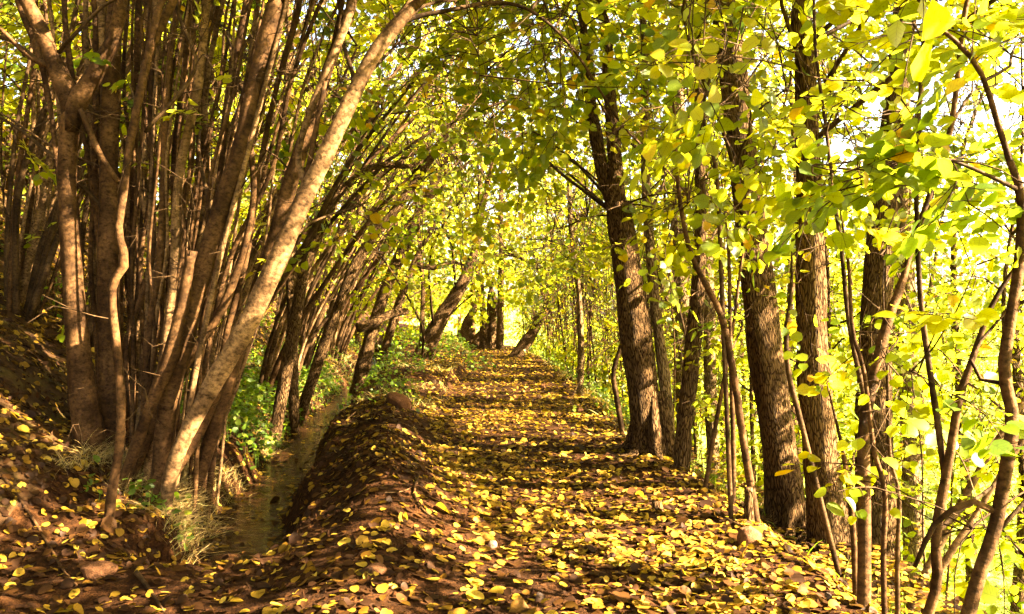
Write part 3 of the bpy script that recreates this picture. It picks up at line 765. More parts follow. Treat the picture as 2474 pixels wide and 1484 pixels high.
t = T([(1915, 1310, 112), (1895, 1180, 92), (1872, 1000, 84), (1852, 850, 80), (1832, 700, 76), (1812, 540, 70), (1796, 400, 65), (1780, 280, 62), (1765, 140, 62), (1745, 0, 62), (1730, -120, 58)], None, up=5.0, topr=.45)
make_tree('leaning_tree', 'thick brown trunk leaning toward the path, front one of the pair beside the red stone', 'tree', [t],
    [(0, zone(1600, -200, 1950, 330, 3.9, 5.4, 28), dict(L=.5, leafsize=.078, kind='fine')),
     (0, zone(1700, 0, 2050, 500, 4.6, 6.4, 14), dict(L=.5, leafsize=.078)),
     (0, box(.6, 4.2, 4.0, 6.8, 5.8, 8.6, 160), dict(L=.8, leafsize=.12, kind='low', per=16)), (0, upper(t, 2.6, 5.2, 9.0, 73), dict(L=.9, leafsize=.125, kind='low'))], rough=.085, roots=(-2.9, -2.0, 2.4))  # the box is extra crown above the frame, added to block sun

t = T([(2015, 1392, 118), (1998, 1240, 98), (1985, 1100, 86), (1972, 960, 80), (1964, 850, 76), (1960, 700, 74), (1957, 600, 68), (1953, 450, 62), (1950, 300, 56), (1946, 100, 50), (1944, -100, 46)], None, 5.6, up=4.0, topr=.4)
make_tree('upright_tree', 'thick straight trunk with deep bark, touching the leaning trunk at its foot', 'tree', [t],
    [(0, box(1.3, 4.6, 3.4, 7.0, 3.6, 6.4, 300), dict(L=.6, leafsize=.095, kind='low', per=14)), (0, zone(1880, -150, 2200, 500, 4.6, 6.6, 21), dict(L=.5, leafsize=.078)),  # dense box of leaves added above the frame to shade the left stems
     (0, upper(t, 2.4, 5.2, 8.5, 61), dict(L=.9, leafsize=.125, kind='low'))], rough=.085, roots=(-2.4, -1.3, -.3))

mids = [
 ([(2118, 1250, 92), (2112, 1050, 84), (2112, 900, 80), (2118, 750, 74), (2128, 600, 66), (2140, 450, 62), (2165, 250, 58), (2192, 0, 54)], 7.6, 'broad pale brown trunk behind the upright pair, half hidden by thin saplings', (2000, -200, 2420, 700), 40),
 ([(1645, 1170, 42), (1652, 1050, 40), (1668, 900, 40), (1682, 760, 36), (1690, 640, 30), (1692, 480, 26), (1690, 200, 22)], 7.4, 'slender rough trunk just beyond the forked trunk, bushes round its foot', (1560, 100, 1800, 800), 30),
 ([(1618, 1150, 30), (1612, 980, 28), (1590, 800, 26), (1572, 620, 24), (1560, 420, 21), (1556, 150, 18)], 8.2, 'smooth grey trunk close against the right side of the forked trunk', (1500, 0, 1700, 700), 26),
 ([(1650, 1080, 34), (1648, 800, 34), (1642, 600, 33), (1640, 400, 31), (1638, 200, 30), (1636, 0, 28)], 12.5, 'straight trunk with bark paled for glare, fading into bright leaves between forked and leaning trunks', (1560, -50, 1760, 900), 36),
 ([(1722, 1120, 32), (1716, 900, 30), (1712, 700, 28), (1700, 500, 26), (1690, 250, 22)], 11, 'thin straight trunk deep in the bright leaves left of the leaning trunk', (1640, 100, 1830, 900), 26),
 ([(2205, 1230, 50), (2200, 1000, 48), (2190, 800, 44), (2185, 600, 40), (2180, 300, 36), (2176, 50, 34)], 10.5, 'dim brown trunk standing lower on the slope behind the broad pale trunk', (2080, -100, 2400, 900), 36),
 ([(1400, 1010, 16), (1404, 850, 15), (1398, 700, 13), (1380, 560, 12), (1372, 400, 9)], 14, 'slim trunk at the edge of the sapling row where the path narrows', (1250, 350, 1480, 700), 30),
 ([(1556, 1050, 14), (1560, 700, 14), (1564, 400, 13), (1566, 100, 11)], 16, 'thin far trunk showing left of the smooth grey trunk', (1480, 0, 1640, 800), 26),
]
for D, Y, lab, zr, n in mids:
    t = T(D, Y, up=3.0, topr=.5)
    make_tree('tree', lab, 'tree', [t], [(0, zone(*zr, Y - 1.2, Y + 1.8, n), dict(L=.55, leafsize=.08, kind='mid' if Y < 10 else 'low')),
        (0, upper(t, 2.0, t[-1, 2] - 4, t[-1, 2], 34), dict(L=.7, leafsize=.1, kind='low'))], 'trees below the right edge of the path', rough=.07, bark='bark' if Y < 8 else 'bark_hazed')

# ------------------------------------------------------------------ saplings and shrubs right of the path, in the foreground
fs = dict(L=.40, leafsize=.066, kind='fine')
S = lambda D, Y, Y1=None, up=0.4: (T(D, Y, Y1, up=up, topr=.5, sink=True))
B = lambda D, Y, Y1=None: T(D, Y, Y1, sink=False)
# right-most winding stem with its side branches
t = T([(2330, 1520, 34), (2365, 1390, 33), (2405, 1270, 32), (2432, 1120, 31), (2446, 1010, 30), (2426, 900, 29), (2440, 780, 27), (2462, 640, 25), (2468, 480, 22), (2440, 390, 16), (2405, 280, 14), (2372, 180, 12), (2320, 110, 11), (2250, 50, 9), (2200, -30, 8)], 3.3, 3.3, up=.5)
b1 = B([(2412, 1240, 18), (2340, 1210, 16), (2290, 1240, 15), (2252, 1275, 13), (2210, 1370, 10)], 3.3, 3.4)
b2 = B([(2440, 930, 12), (2400, 925, 11), (2350, 905, 10), (2352, 850, 9), (2400, 790, 7), (2474, 700, 5)], 3.3, 3.5)
make_tree('sapling', 'winding grey-brown stem that snakes up the extreme right edge', 'sapling', [(t, 'stem', 'hazel'), (b1, 'branch', 'hazel'), (b2, 'branch', 'hazel')],
    [(0, zone(2000, 350, 2480, 500, 2.95, 3.5, 16), dict(L=.38, leafsize=.070, kind='fine', tint0=.08, hbias=.1, tints=.1)),  # low leaf tint puts the shade on this spray into its colour
     (0, zone(2200, -100, 2700, 330, 2.9, 3.9, 7), dict(L=.42, leafsize=.07, kind='fine')),
     (0, zone(2380, 600, 2750, 1300, 3.0, 4.2, 7), dict(L=.4, leafsize=.07, kind='fine'))], 'young stems in front of the valley on the right', sides=12, rough=.05)
t = T([(2210, 1560, 26), (2262, 1420, 25), (2262, 1290, 25), (2296, 1090, 22), (2318, 960, 20), (2345, 880, 16), (2400, 730, 12), (2474, 620, 10)], 3.7, 3.6, up=.3)
b1 = B([(2283, 1150, 17), (2262, 1000, 16), (2244, 880, 15), (2224, 720, 13), (2216, 560, 12), (2214, 420, 11), (2222, 250, 10), (2232, 60, 9), (2236, -60, 8)], 3.7, 3.6)
b2 = B([(2262, 1290, 14), (2310, 1240, 12), (2380, 1190, 9), (2450, 1130, 7)], 3.7, 3.9)
make_tree('sapling', 'sapling splitting low into one straight and one slanting stem, next to the winding stem', 'sapling', [(t, 'stem', 'hazel'), (b1, 'stem', 'twig'), (b2, 'branch', 'twig')],
    [(1, zone(2020, 560, 2420, 1150, 3.2, 4.4, 9), fs), (0, zone(2080, 1100, 2520, 1560, 3.2, 4.0, 6), dict(L=.36, leafsize=.075, kind='fine')),
     (1, zone(2050, -150, 2420, 350, 3.3, 4.4, 6), fs)], 'young stems in front of the valley on the right', rough=.05)
t = T([(2085, 1600, 36), (2088, 1400, 34), (2088, 1200, 32), (2086, 1060, 30), (2100, 960, 28), (2126, 850, 27), (2150, 760, 25), (2178, 690, 20), (2205, 590, 15), (2290, 340, 14), (2312, 200, 13), (2338, 0, 12)], 4.1, 4.3, up=.6)
b1 = B([(2100, 1000, 15), (2070, 880, 13), (2048, 760, 12), (2035, 620, 11), (2016, 480, 10), (1998, 330, 9), (1972, 130, 8), (1964, -40, 7)], 4.1, 4.0)
make_tree('sapling', 'straight smooth greenish pole in front of the broad pale trunk, bending right above', 'sapling', [(t, 'stem', 'hazel'), (b1, 'stem', 'twig')],
    [(1, zone(1880, 30, 2200, 330, 3.5, 4.3, 6), fs), (0, zone(2050, 300, 2400, 900, 3.8, 5, 8), fs), (0, zone(2150, -120, 2500, 350, 3.8, 5, 7), fs)], 'young stems in front of the valley on the right', rough=.04)
small = [
 ([(2140, 1600, 15), (2134, 1350, 14), (2138, 1190, 13), (2110, 1080, 12), (2088, 900, 11), (2060, 800, 10), (2050, 640, 8)], 3.9, 'thin crooked stem against the smooth pole by the upright pair', (2000, 700, 2180, 1100, 3), 'hazel'),
 ([(2070, 1540, 16), (2062, 1300, 15), (2046, 1150, 13), (2030, 1060, 9)], 4.3, 'short bent stem against the foot of the upright trunk', (2000, 1050, 2120, 1250, 2), 'hazel'),
 ([(2170, 1600, 13), (2168, 1350, 12), (2172, 1200, 11), (2150, 1100, 10), (2145, 950, 9), (2140, 700, 7)], 4.6, 'thin dark stem rising before the broad pale trunk', (2060, 600, 2260, 1000, 5), 'twig'),
 ([(1833, 1300, 20), (1815, 1180, 20), (1795, 1060, 19), (1775, 920, 18), (1745, 770, 17), (1712, 700, 15), (1672, 620, 13), (1648, 520, 11), (1634, 400, 10), (1630, 280, 8)], 5.6, 'tall bowed stem arching left from the stone to the forked trunk', (1560, 200, 1760, 700, 14), 'hazel'),
 ([(1748, 800, 12), (1742, 650, 11), (1738, 520, 11), (1728, 400, 10), (1700, 290, 9), (1712, 200, 7)], 5.6, 'dark thin stem rising beside the leaning trunk and crossing the bowed stem', (1640, 120, 1800, 500, 12), 'twig'),
 ([(1500, 1020, 15), (1490, 960, 14), (1482, 900, 12), (1500, 840, 11), (1512, 800, 8)], 9.5, 'short curved dark stem left of the forked trunk', (1440, 700, 1540, 900, 4), 'twig'),
 ([(1700, 1200, 11), (1720, 1080, 11), (1745, 940, 10), (1770, 800, 8), (1790, 640, 6)], 6.5, 'thin stem slanting right below the bowed stem', (1680, 600, 1840, 900, 7), 'hazel'),
 ([(2230, 1600, 20), (2240, 1450, 19), (2300, 1330, 17), (2360, 1240, 14), (2474, 1060, 12), (2560, 960, 8)], 5.4, 'pale stem slanting right across the bright valley floor', (2350, 900, 2700, 1250, 12), 'pale'),
 ([(2160, 1560, 20), (2230, 1400, 20), (2320, 1220, 18), (2400, 1080, 16), (2500, 930, 12)], 6.4, 'second pale slanting stem in the glare behind the winding stem', (2300, 800, 2600, 1200, 14), 'pale'),
 ([(1770, 1250, 14), (1772, 1100, 13), (1768, 950, 12), (1764, 800, 10), (1760, 600, 8)], 6.1, 'straight brown stem just left of the leaning trunk', (1700, 600, 1860, 950, 8), 'hazel'),
 ([(1930, 1000, 14), (1905, 900, 13), (1900, 800, 12), (1912, 700, 9)], 5.6, 'broken dark stem in the gap between the two thick trunks', (1880, 500, 1960, 900, 3), 'twig'),
]
for D, Y, lab, zr, bk in small:
    t = T(D, Y, up=.3, topr=.4)
    make_tree('sapling', lab, 'sapling', [(t, 'stem', bk)], [(0, zone(*zr[:4], Y - .4, Y + .7, max(2, int(zr[4]*.6))), dict(L=.4, leafsize=.066, kind='fine' if Y < 5 else 'mid'))], 'young stems in front of the valley on the right')
# twig reaching over the path from above
t = T([(1000, 42, 16), (1100, 22, 13), (1190, 6, 12), (1270, 20, 10), (1340, 70, 9), (1400, 140, 8), (1450, 220, 8), (1510, 310, 7), (1600, 400, 5), (1660, 470, 4)], 6.6, 6.0, sink=False)
ARCH = t

# ------------------------------------------------------------------ hazel clumps by the stream, left foreground
def pole(x0, y0, x1, y1, w0, w1, Y, Y1=None, n=6, amp=12, up=1.2):
    tt = np.linspace(0, 1, n); px = x0 + (x1 - x0) * (tt * .8 + .2 * tt ** 2) + np.r_[0, rng.normal(size=n - 1) * amp]
    return T(np.stack([px, y0 + (y1 - y0) * tt, w0 + (w1 - w0) * tt], 1), Y, Y1, up=up, topr=.4)
YA = ground_hit(235, 1090)
st = [
 (T([(218, 1085, 88), (205, 980, 72), (192, 880, 62), (182, 760, 56), (172, 640, 52), (164, 520, 48), (163, 400, 48), (168, 310, 52), (174, 250, 50), (178, 222, 30)], YA), 'trunk', 'hazel'),
 (B([(172, 310, 44), (170, 250, 54), (148, 190, 50), (128, 140, 44), (98, 70, 40), (62, 0, 38), (20, -90, 34)], YA), 'limb', 'hazel'),
 (B([(172, 320, 42), (186, 250, 52), (222, 190, 46), (250, 140, 40), (275, 90, 36), (290, 20, 34), (300, -80, 32)], YA - .02), 'limb', 'hazel'),
 (T([(262, 1100, 80), (264, 980, 66), (262, 850, 58), (260, 720, 54), (262, 600, 52), (262, 480, 50), (264, 360, 48), (266, 250, 50), (274, 120, 44), (282, 0, 40)], YA + .25, up=3, topr=.5), 'trunk', 'hazel'),
 (T([(262, 1262, 30), (272, 1180, 28), (288, 1080, 26), (292, 960, 25), (283, 850, 24), (271, 730, 22), (276, 680, 24), (300, 640, 26), (296, 595, 24), (286, 560, 22), (298, 470, 22), (316, 330, 22), (345, 200, 22), (368, 90, 22), (392, 0, 20)], ground_hit(262, 1255), up=1.5), 'stem', 'hazel'),
 (B([(310, 370, 22), (350, 170, 24), (380, 80, 26), (410, 20, 26), (440, -60, 24)], ground_hit(262, 1255) + .1), 'limb', 'hazel'),
 (B([(140, 165, 26), (100, 152, 18), (60, 128, 15), (0, 70, 12), (-80, 20, 8)], YA), 'branch', 'hazel'),
 (B([(285, 440, 16), (240, 370, 17), (210, 300, 17), (195, 265, 14)], YA - .1), 'branch', 'hazel'),
 (B([(148, 480, 14), (136, 380, 14), (120, 250, 14), (90, 120, 18), (50, 20, 20), (30, -60, 18)], YA + .2), 'branch', 'hazel'),
]
CL = .84
for x0, x1, w in ((212, 150, 12), (222, 120, 14), (310, 270, 10), (325, 372, 11), (340, 318, 9), (350, 385, 8), (268, 232, 12), (332, 290, 10), (360, 410, 9), (228, 235, 16), (300, 250, 20), (310, 330, 24), (322, 300, 14), (335, 372, 26), (345, 350, 16), (240, 195, 18), (330, 400, 12), (350, 430, 14), (300, 215, 20), (286, 248, 28), (318, 345, 12), (296, 155, 16), (342, 392, 10)):
    st.append((pole(x0, 1030 + rng.random() * 80, x1, -20, w, w * .75, YA + .3 + .9 * rng.random(), amp=9), 'stem', 'hazel' if rng.random() < .6 else 'pale'))
la = dict(L=.4, leafsize=.075, kind='mid')
make_tree('hazel_clump', 'clump of thick forked and thin pale stems on the left stream bank, leftmost', 'shrub', st,
    [(3, zone(-350, -300, 460, 420, 6.4, 8.5, 40), la), (4, zone(250, 150, 420, 700, 5.9, 6.6, 3), dict(L=.25, leafsize=.07, kind='fine', nside=3)), (1, zone(-300, -500, 700, 0, 5.8, 8.6, 44), dict(L=.7, leafsize=.09, kind='low'))],
    'hazel clumps on the stream bank', part='trunk', bark='hazel', rough=.06, sides=12, bare=8, slim=.86)
YB = ground_hit(395, 1235)
st = [
 (T([(398, 1240, 34), (412, 1150, 42), (445, 1060, 44), (500, 955, 48), (560, 850, 54), (610, 760, 56), (655, 660, 54), (698, 565, 54), (735, 480, 50), (775, 400, 48), (815, 310, 46), (860, 215, 44), (905, 130, 42), (955, 65, 40), (1000, 10, 34), (1060, -60, 28)], YB, up=2.5), 'trunk', 'pale'),
 (T([(388, 1130, 46), (402, 1000, 52), (432, 860, 58), (470, 720, 56), (505, 600, 52), (545, 470, 48), (578, 370, 46), (602, 270, 44), (622, 180, 44), (645, 90, 46), (668, 0, 46), (690, -90, 42)], YB + .35, up=3), 'trunk', 'hazel'),
 (T([(335, 1060, 30), (372, 960, 36), (408, 870, 42), (432, 780, 38), (448, 700, 34), (458, 630, 28), (462, 606, 34)], YB + .2), 'trunk', 'hazel'),
 (T([(500, 1090, 40), (530, 1000, 38), (560, 900, 38), (590, 800, 36), (628, 680, 36), (668, 560, 40), (702, 440, 42), (735, 340, 38), (768, 250, 34), (795, 160, 30), (832, 60, 30), (858, -40, 26)], YB + .9, up=2.5), 'trunk', 'hazel'),
 (T([(360, 1050, 32), (400, 960, 30), (470, 850, 26), (540, 740, 24), (590, 600, 20), (612, 480, 18), (608, 380, 18), (590, 300, 16)], YB + .5), 'stem', 'hazel'),
 (T([(392, 1180, 40), (430, 1120, 36), (480, 1040, 34), (530, 930, 32), (580, 830, 30), (640, 720, 26), (690, 620, 24), (722, 520, 20)], YB + .12, up=1), 'stem', 'hazel'),
 (B([(350, 320, 12), (470, 170, 11), (440, 60, 12), (420, 0, 12)], YB - .3), 'branch', 'twig'),
 (B([(960, 60, 20), (1000, 42, 15), (1100, 22, 13), (1190, 6, 12), (1270, 20, 10), (1340, 70, 9), (1400, 140, 8), (1450, 220, 8), (1510, 310, 7), (1600, 400, 5), (1660, 470, 4)], YB, 6.4), 'branch', 'twig'),
 (B([(740, 455, 18), (720, 380, 18), (745, 280, 20), (790, 170, 22), (835, 60, 24), (860, -30, 22)], YB + .1), 'limb', 'pale'),
]
for x0, x1, y0, w in ((340, 430, 1050, 9), (362, 470, 1060, 10), (385, 500, 1080, 9), (415, 560, 1050, 10), (440, 590, 1040, 9), (470, 640, 1030, 10), (500, 690, 1020, 10), (520, 740, 1040, 12), (530, 820, 1050, 12), (400, 470, 990, 8), (426, 520, 1000, 8), (372, 415, 1040, 9), (545, 760, 1010, 9), (330, 400, 1060, 18), (345, 385, 1090, 26), (352, 470, 1060, 16), (365, 520, 1100, 30), (372, 440, 1120, 14), (385, 560, 1130, 20), (400, 525, 1080, 34), (410, 600, 1040, 16), (420, 640, 1000, 22),
        (440, 720, 1080, 18), (450, 590, 1020, 28), (380, 500, 1150, 12), (400, 480, 1000, 12), (430, 545, 1000, 12), (460, 780, 1050, 16), (350, 520, 1040, 14), (365, 455, 1010, 10), (480, 650, 1000, 14), (520, 705, 1050, 20), (350, 420, 1070, 24), (395, 470, 1010, 26), (410, 610, 1100, 12)):
    st.append((pole(x0, y0, x1, -20, w, w * .72, YB + .3 + 1.5 * rng.random(), amp=11), 'stem', 'hazel' if rng.random() < .6 else 'pale'))
make_tree('hazel_clump', 'fan of many smooth stems leaning over the stream, two bright broad ones foremost', 'shrub', st,
    [(7, zone(980, -150, 1500, 260, 5.6, 8.2, 46), dict(L=.5, leafsize=.078)), (0, zone(700, -200, 1200, 300, 5.8, 8.5, 46), dict(L=.5, leafsize=.078)),
     (3, zone(420, 150, 800, 760, 6.2, 8, 9), dict(L=.3, leafsize=.07, kind='fine', nside=3)), (1, zone(450, -250, 800, 250, 6.0, 8.5, 20), la), (1, zone(300, -600, 1400, 0, 5.8, 9.6, 80), dict(L=.7, leafsize=.1, kind='low')), (3, box(-2.6, .8, 4.0, 6.8, 4.4, 6.8, 170), dict(L=.7, leafsize=.1, kind='low', per=14)), (0, box(-1.2, 1.6, 4.5, 8.5, 3.9, 5.4, 90), dict(L=.6, leafsize=.09, kind='low', per=12)),  # both boxes are overhead leaves added to shade stems, slope and path
     (5, zone(650, 380, 1000, 620, 7, 9, 10), la), (1, zone(330, -60, 900, 420, 7.0, 9.0, 34), dict(L=.4, leafsize=.07, kind='mid', tint0=.22))],
    'hazel clumps on the stream bank', part='trunk', bark='hazel', rough=.06, sides=12, bare=8, slim=.86)

# ------------------------------------------------------------------ copies
def dup(root, loc, rz, sc, label=None, group=None):
    r = root.copy(); col.objects.link(r); r.location = Vector(loc); r.rotation_euler = (0, 0, rz); r.scale = (sc,) * 3
    if label: r['label'] = label
    if group: r['group'] = group
    for ch in root.children:
        c = ch.copy(); col.objects.link(c); c.parent = r
    return r
def on_ground(x, y, dz=-.05): return (x, y, float(ground(x, y)) + dz)

def wild_clump(x, y, lean, nst, H, lab, group, nspray, leaf=.08, kd='low', wr=(.015, .05), spread=.5):
    st = []; z0 = float(ground(x, y))
    for i in range(nst):
        a = rng.random() * 2 * np.pi; r = .3 * rng.random() ** .5
        b = np.array([x + r * np.cos(a), y + r * np.sin(a), z0 - .15]); w = wr[0] + (wr[1] - wr[0]) * rng.random() ** 2
        h = H * (.6 + .5 * rng.random()); l = lean * (.4 + .9 * rng.random()); dx, dy = np.cos(a) * spread + l, np.sin(a) * spread
        cs = [[*b, w]]
        for s in (.25, .5, .75, 1.0):
            cs.append([b[0] + dx * h * .55 * s ** 1.4 + rng.normal() * .05 * h * .2, b[1] + dy * h * .35 * s ** 1.3 + rng.normal() * .05 * h * .2, b[2] + h * s, w * (1 - .62 * s)])
        st.append((np.array(cs), 'stem', ['hazel', 'pale', 'twig'][rng.integers(3)]))
    crowns = []
    for k in range(4):
        j = int(rng.integers(nst)); tp = st[j][0][-1]
        n = nspray // 4
        p = np.stack([tp[0] + rng.normal(size=n) * .9, tp[1] + rng.normal(size=n) * .9, z0 + H * (.25 + .85 * rng.random(n) ** .7)], 1)
        crowns.append((j, p, dict(L=.6, leafsize=leaf, kind=kd)))
    return make_tree('hazel_clump', lab, 'shrub', st, crowns, group, part='stem', bark='hazel', spacing=.25, bare=5)
G2 = 'hazel clumps of the thicket behind the stream'
labs = 'thin pale hazel stems leaning right, in the dense thicket along the stream'
c1 = wild_clump(stream_x(10) - 1.0, 10, .75, 12, 5.5, labs, G2, 56, .078)
c2 = wild_clump(stream_x(12.5) - .9, 12.6, .9, 10, 6, labs, G2, 60, .08)
c3 = wild_clump(stream_x(9.3) - 2.4, 9.4, .45, 11, 6.5, labs, G2, 56, .08, wr=(.015, .065))
protos = [c1, c2, c3]
for k, (y, off) in enumerate([(14.5, 1.0), (16.5, .9), (18.5, 1.2), (21, 1.1), (24, 1.0), (27, 1.3), (11.4, 2.6), (14, 3.0), (17, 3.1), (20.5, 3.4), (8.2, 4.0), (11, 5.0), (24, 3.4), (14.6, 5.6), (18.5, 6.2), (9.5, 7.0), (30, 2.2), (12.8, 8.2), (7.4, 5.6), (22, 6.5), (27, 5.5), (17, 9.5), (7.0, 8.0), (8.8, 2.7), (10.4, 3.6), (11.0, 1.4)]):
    x = float(stream_x(y)) - off
    dup(protos[k % 3], on_ground(x, y), rng.normal() * .35, .85 + .45 * rng.random())

# saplings packed along the right edge of the path
G3 = 'thin saplings crowded along the right edge of the path'
lab3 = 'thin upright sapling among many along the right edge of the path'
def sapling(x, y, H, n, w, lab, group, nst=1):
    z0 = float(ground(x, y)); st = []
    for q in range(nst):
        bx, by = x + rng.normal() * .08 * q, y + rng.normal() * .08 * q; lean = rng.normal(size=2) * .10
        cs = [[bx, by, z0 - .1, w]]
        for s in (.3, .55, .8, 1): cs.append([bx + lean[0] * H * s + rng.normal() * .05, by + lean[1] * H * s + rng.normal() * .05, z0 + H * s, w * (1 - .7 * s)])
        st.append((np.array(cs), 'stem', 'twig' if rng.random() < .5 else 'hazel'))
    crowns = [(0, np.stack([x + rng.normal(size=n) * .38, y + rng.normal(size=n) * .38, z0 + H * (.15 + .9 * rng.random(n))], 1), dict(L=.38, leafsize=.068, kind='low', limb_r=.008))]
    return make_tree('thin_sapling', lab, 'sapling', st, crowns, group, spacing=.3)
sp = [sapling(1.9, 9.6, 4.2, 16, .012, lab3, G3), sapling(1.75, 11.4, 4.8, 22, .016, lab3, G3), sapling(1.7, 13.2, 3.6, 16, .010, lab3, G3), sapling(2.3, 10.4, 5.2, 24, .02, lab3, G3, 2)]
for k in range(260):
    y = 8.6 + 21 * rng.random() ** 1.15; x = float(path_right(y)) + .22 + 2.4 * rng.random() ** 1.6
    if blocks_sun(x, y, 4.5, .45 if y < 16 else .2): continue
    dup(sp[k % 4], on_ground(x, y), rng.random() * 6.28, .7 + .6 * rng.random())
for k in range(30):
    y = 5.8 + 3.5 * rng.random(); x = float(path_right(y)) + .3 + 1.9 * rng.random()
    if blocks_sun(x, y, 4.5): continue
    dup(sp[k % 4], on_ground(x, y), rng.random() * 6.28, .5 + .6 * rng.random())

# trees standing in and beyond the valley, and closing the view ahead, plus trees added only for shade
G4 = 'leafy trees standing in the valley beyond the path'
lab4 = 'leafy tree glowing yellow green in the sunlit valley beyond the saplings'
def leafy(x, y, H, R, n, lab, group, z_lo=.15, leaf=.10, w=.09, name='valley_tree', per=12):
    z0 = float(ground(x, y)); lean = rng.normal(size=2) * .05
    cs = [[x, y, z0 - .2, w * 1.2]]
    for s in (.12, .35, .6, .82, 1): cs.append([x + lean[0] * H * s + rng.normal() * .12, y + lean[1] * H * s + rng.normal() * .12, z0 + H * s, w * (1.02 - .85 * s)])
    d = rand_unit(n, .5) * rng.random((n, 1)) ** .4; zz = z_lo + (1.03 - z_lo) * rng.random(n)
    prof = np.sin(np.clip((zz - z_lo) / (1.05 - z_lo), 0, 1) ** .7 * np.pi) * .75 + .3
    p = np.stack([x + d[:, 0] * R * prof, y + d[:, 1] * R * prof, z0 + H * zz], 1)
    return make_tree(name, lab, 'tree', [np.array(cs)], [(0, p, dict(L=.85, leafsize=leaf, kind='low', per=per, limb_r=.02))], group, bark='bark', spacing=.3)
lt = [leafy(6.5, 12, 9, 2.2, 130, lab4, G4), leafy(9.0, 9.5, 8, 2.4, 130, lab4, G4), leafy(5.2, 17, 9, 2.0, 120, lab4, G4)]
spots = [(8, 16), (11, 13), (13, 19), (10, 22), (6.5, 22), (8.5, 28), (13, 27), (17, 24), (17, 15), (20, 32), (5, 28), (12, 36), (24, 26), (7, 36), (2.5, 36), (16, 40), (22, 42), (4.6, 13.6), (4.2, 21.5), (14, 11), (6.8, 10.8), (4.5, 32), (29, 36), (10, 44), (27, 46), (3.0, 26), (20, 9), (17, 5), (13.5, 6.0)]
for k, (x, y) in enumerate(spots):
    if x < 13 and y < 27: leafy(x, y, 8 + 1.8 * rng.random(), 2.2, 125, lab4, G4)
    else: dup(lt[k % 3], on_ground(x + rng.normal() * .3, y), rng.random() * 6.28, .85 + .35 * rng.random())
for k, (x, y) in enumerate([(3.7, 9.4), (4.9, 7.2), (3.7, 12.2), (3.4, 15.5), (3.1, 19.0)]):
    leafy(x, y, 5.6 + rng.random(), 1.35, 120, 'low leafy tree just below the path edge, sunlit between the thin saplings', 'low leafy trees just below the path edge', z_lo=.12, leaf=.08, w=.04, name='low_tree', per=10)
tall = 'tall tree with a high yellow-green crown added on the slope to shade the path and stems'
for k, (x, y) in enumerate([(6.2, 8.0), (8.6, 9.2), (7.6, 6.6), (9.8, 5.0), (5.0, 6.4), (6.0, 13.8), (5.4, 20.5)]):
    leafy(x, y, 13 + rng.random(), 2.5, 105, tall, 'tall trees added for shade on the slope below the path', z_lo=.60, leaf=.125, name='added_shade_tree', per=14)  # added as sun blockers, crowns mostly out of frame
for x, y in ((3.6, -3.6), (0.6, -6.0)):  # out of view, added to close off the open sky behind the camera
    leafy(x, y, 8.5, 2.2, 110, 'unseen leafy tree added near the viewpoint to block light', 'unseen leafy trees added for shade at the near end of the path', leaf=.11, name='unseen_shade_tree')
leafy(3.2, .9, 9.0, 3.0, 460, 'unseen leafy tree added near the viewpoint to block light', 'unseen leafy trees added for shade at the near end of the path', z_lo=.40, leaf=.10, name='unseen_shade_tree')  # unseen canopy added to darken the near left ground
leafy(2.6, -2.6, 9.0, 2.8, 260, 'unseen leafy tree added near the viewpoint to block light', 'unseen leafy trees added for shade at the near end of the path', z_lo=.44, leaf=.11, name='unseen_shade_tree')
G5 = 'leafy trees closing the view where the path bends'
lab5 = 'leafy green tree closing the view beyond the bend of the path'
la5 = leafy(-2.5, 38, 10, 3.2, 200, lab5, G5, leaf=.13, name='leafy_tree')
for x, y in ((-4.9, 9.8), (-5.6, 14.0)):  # added so that their high crowns darken the foliage on the hillside
    leafy(x, y, 12, 3.0, 240, 'tall tree added to shade the hillside behind the hazel clumps', 'tall trees added for shade on the lower hillside', z_lo=.55, leaf=.12, name='added_shade_tree')
for x, y in ((-3.4, 32), (-5.2, 31)):
    leafy(x, y, 6.5, 2.6, 170, lab5, G5, z_lo=.02, leaf=.12, name='leafy_tree', w=.07)
for x, y in ((1.0, 41), (-6, 36), (-9.5, 40), (-4, 44), (2.5, 47), (-12, 34), (-15, 42), (-1, 50), (-8, 50), (-1.6, 33.5), (-18, 36)):
    dup(la5, on_ground(x, y), rng.random() * 6.28, .85 + .4 * rng.random())
G6 = 'dark leafy trees high on the hillside'
lab6 = 'shaded leafy tree on the hillside behind the hazel clumps'
la6 = leafy(-11, 13, 8, 2.6, 150, lab6, G6, leaf=.10, name='hillside_tree')
for x, y in ((-14, 10), (-13.5, 17), (-10.5, 20), (-17, 14), (-16, 22), (-12, 26), (-20, 18), (-19, 28), (-9, 7.5), (-12, 5.5), (-9.5, 11), (-8.5, 14.5), (-11.5, 9), (-10, 17), (-7.5, 18), (-13, 13.5), (-6.5, 23), (-8.5, 27), (-7.2, 12.2), (-6.6, 15.5), (-8, 9.3), (-6.5, 2.2), (-6, -2.5), (-5.5, 29), (-7.5, 31), (-9.5, 34), (-4.8, 33), (-8.8, 22.5), (-15, 31), (-22, 24)):  # the two beside and behind the camera are unseen, added to block sky light
    dup(la6, on_ground(x, y), rng.random() * 6.28, .85 + .4 * rng.random())

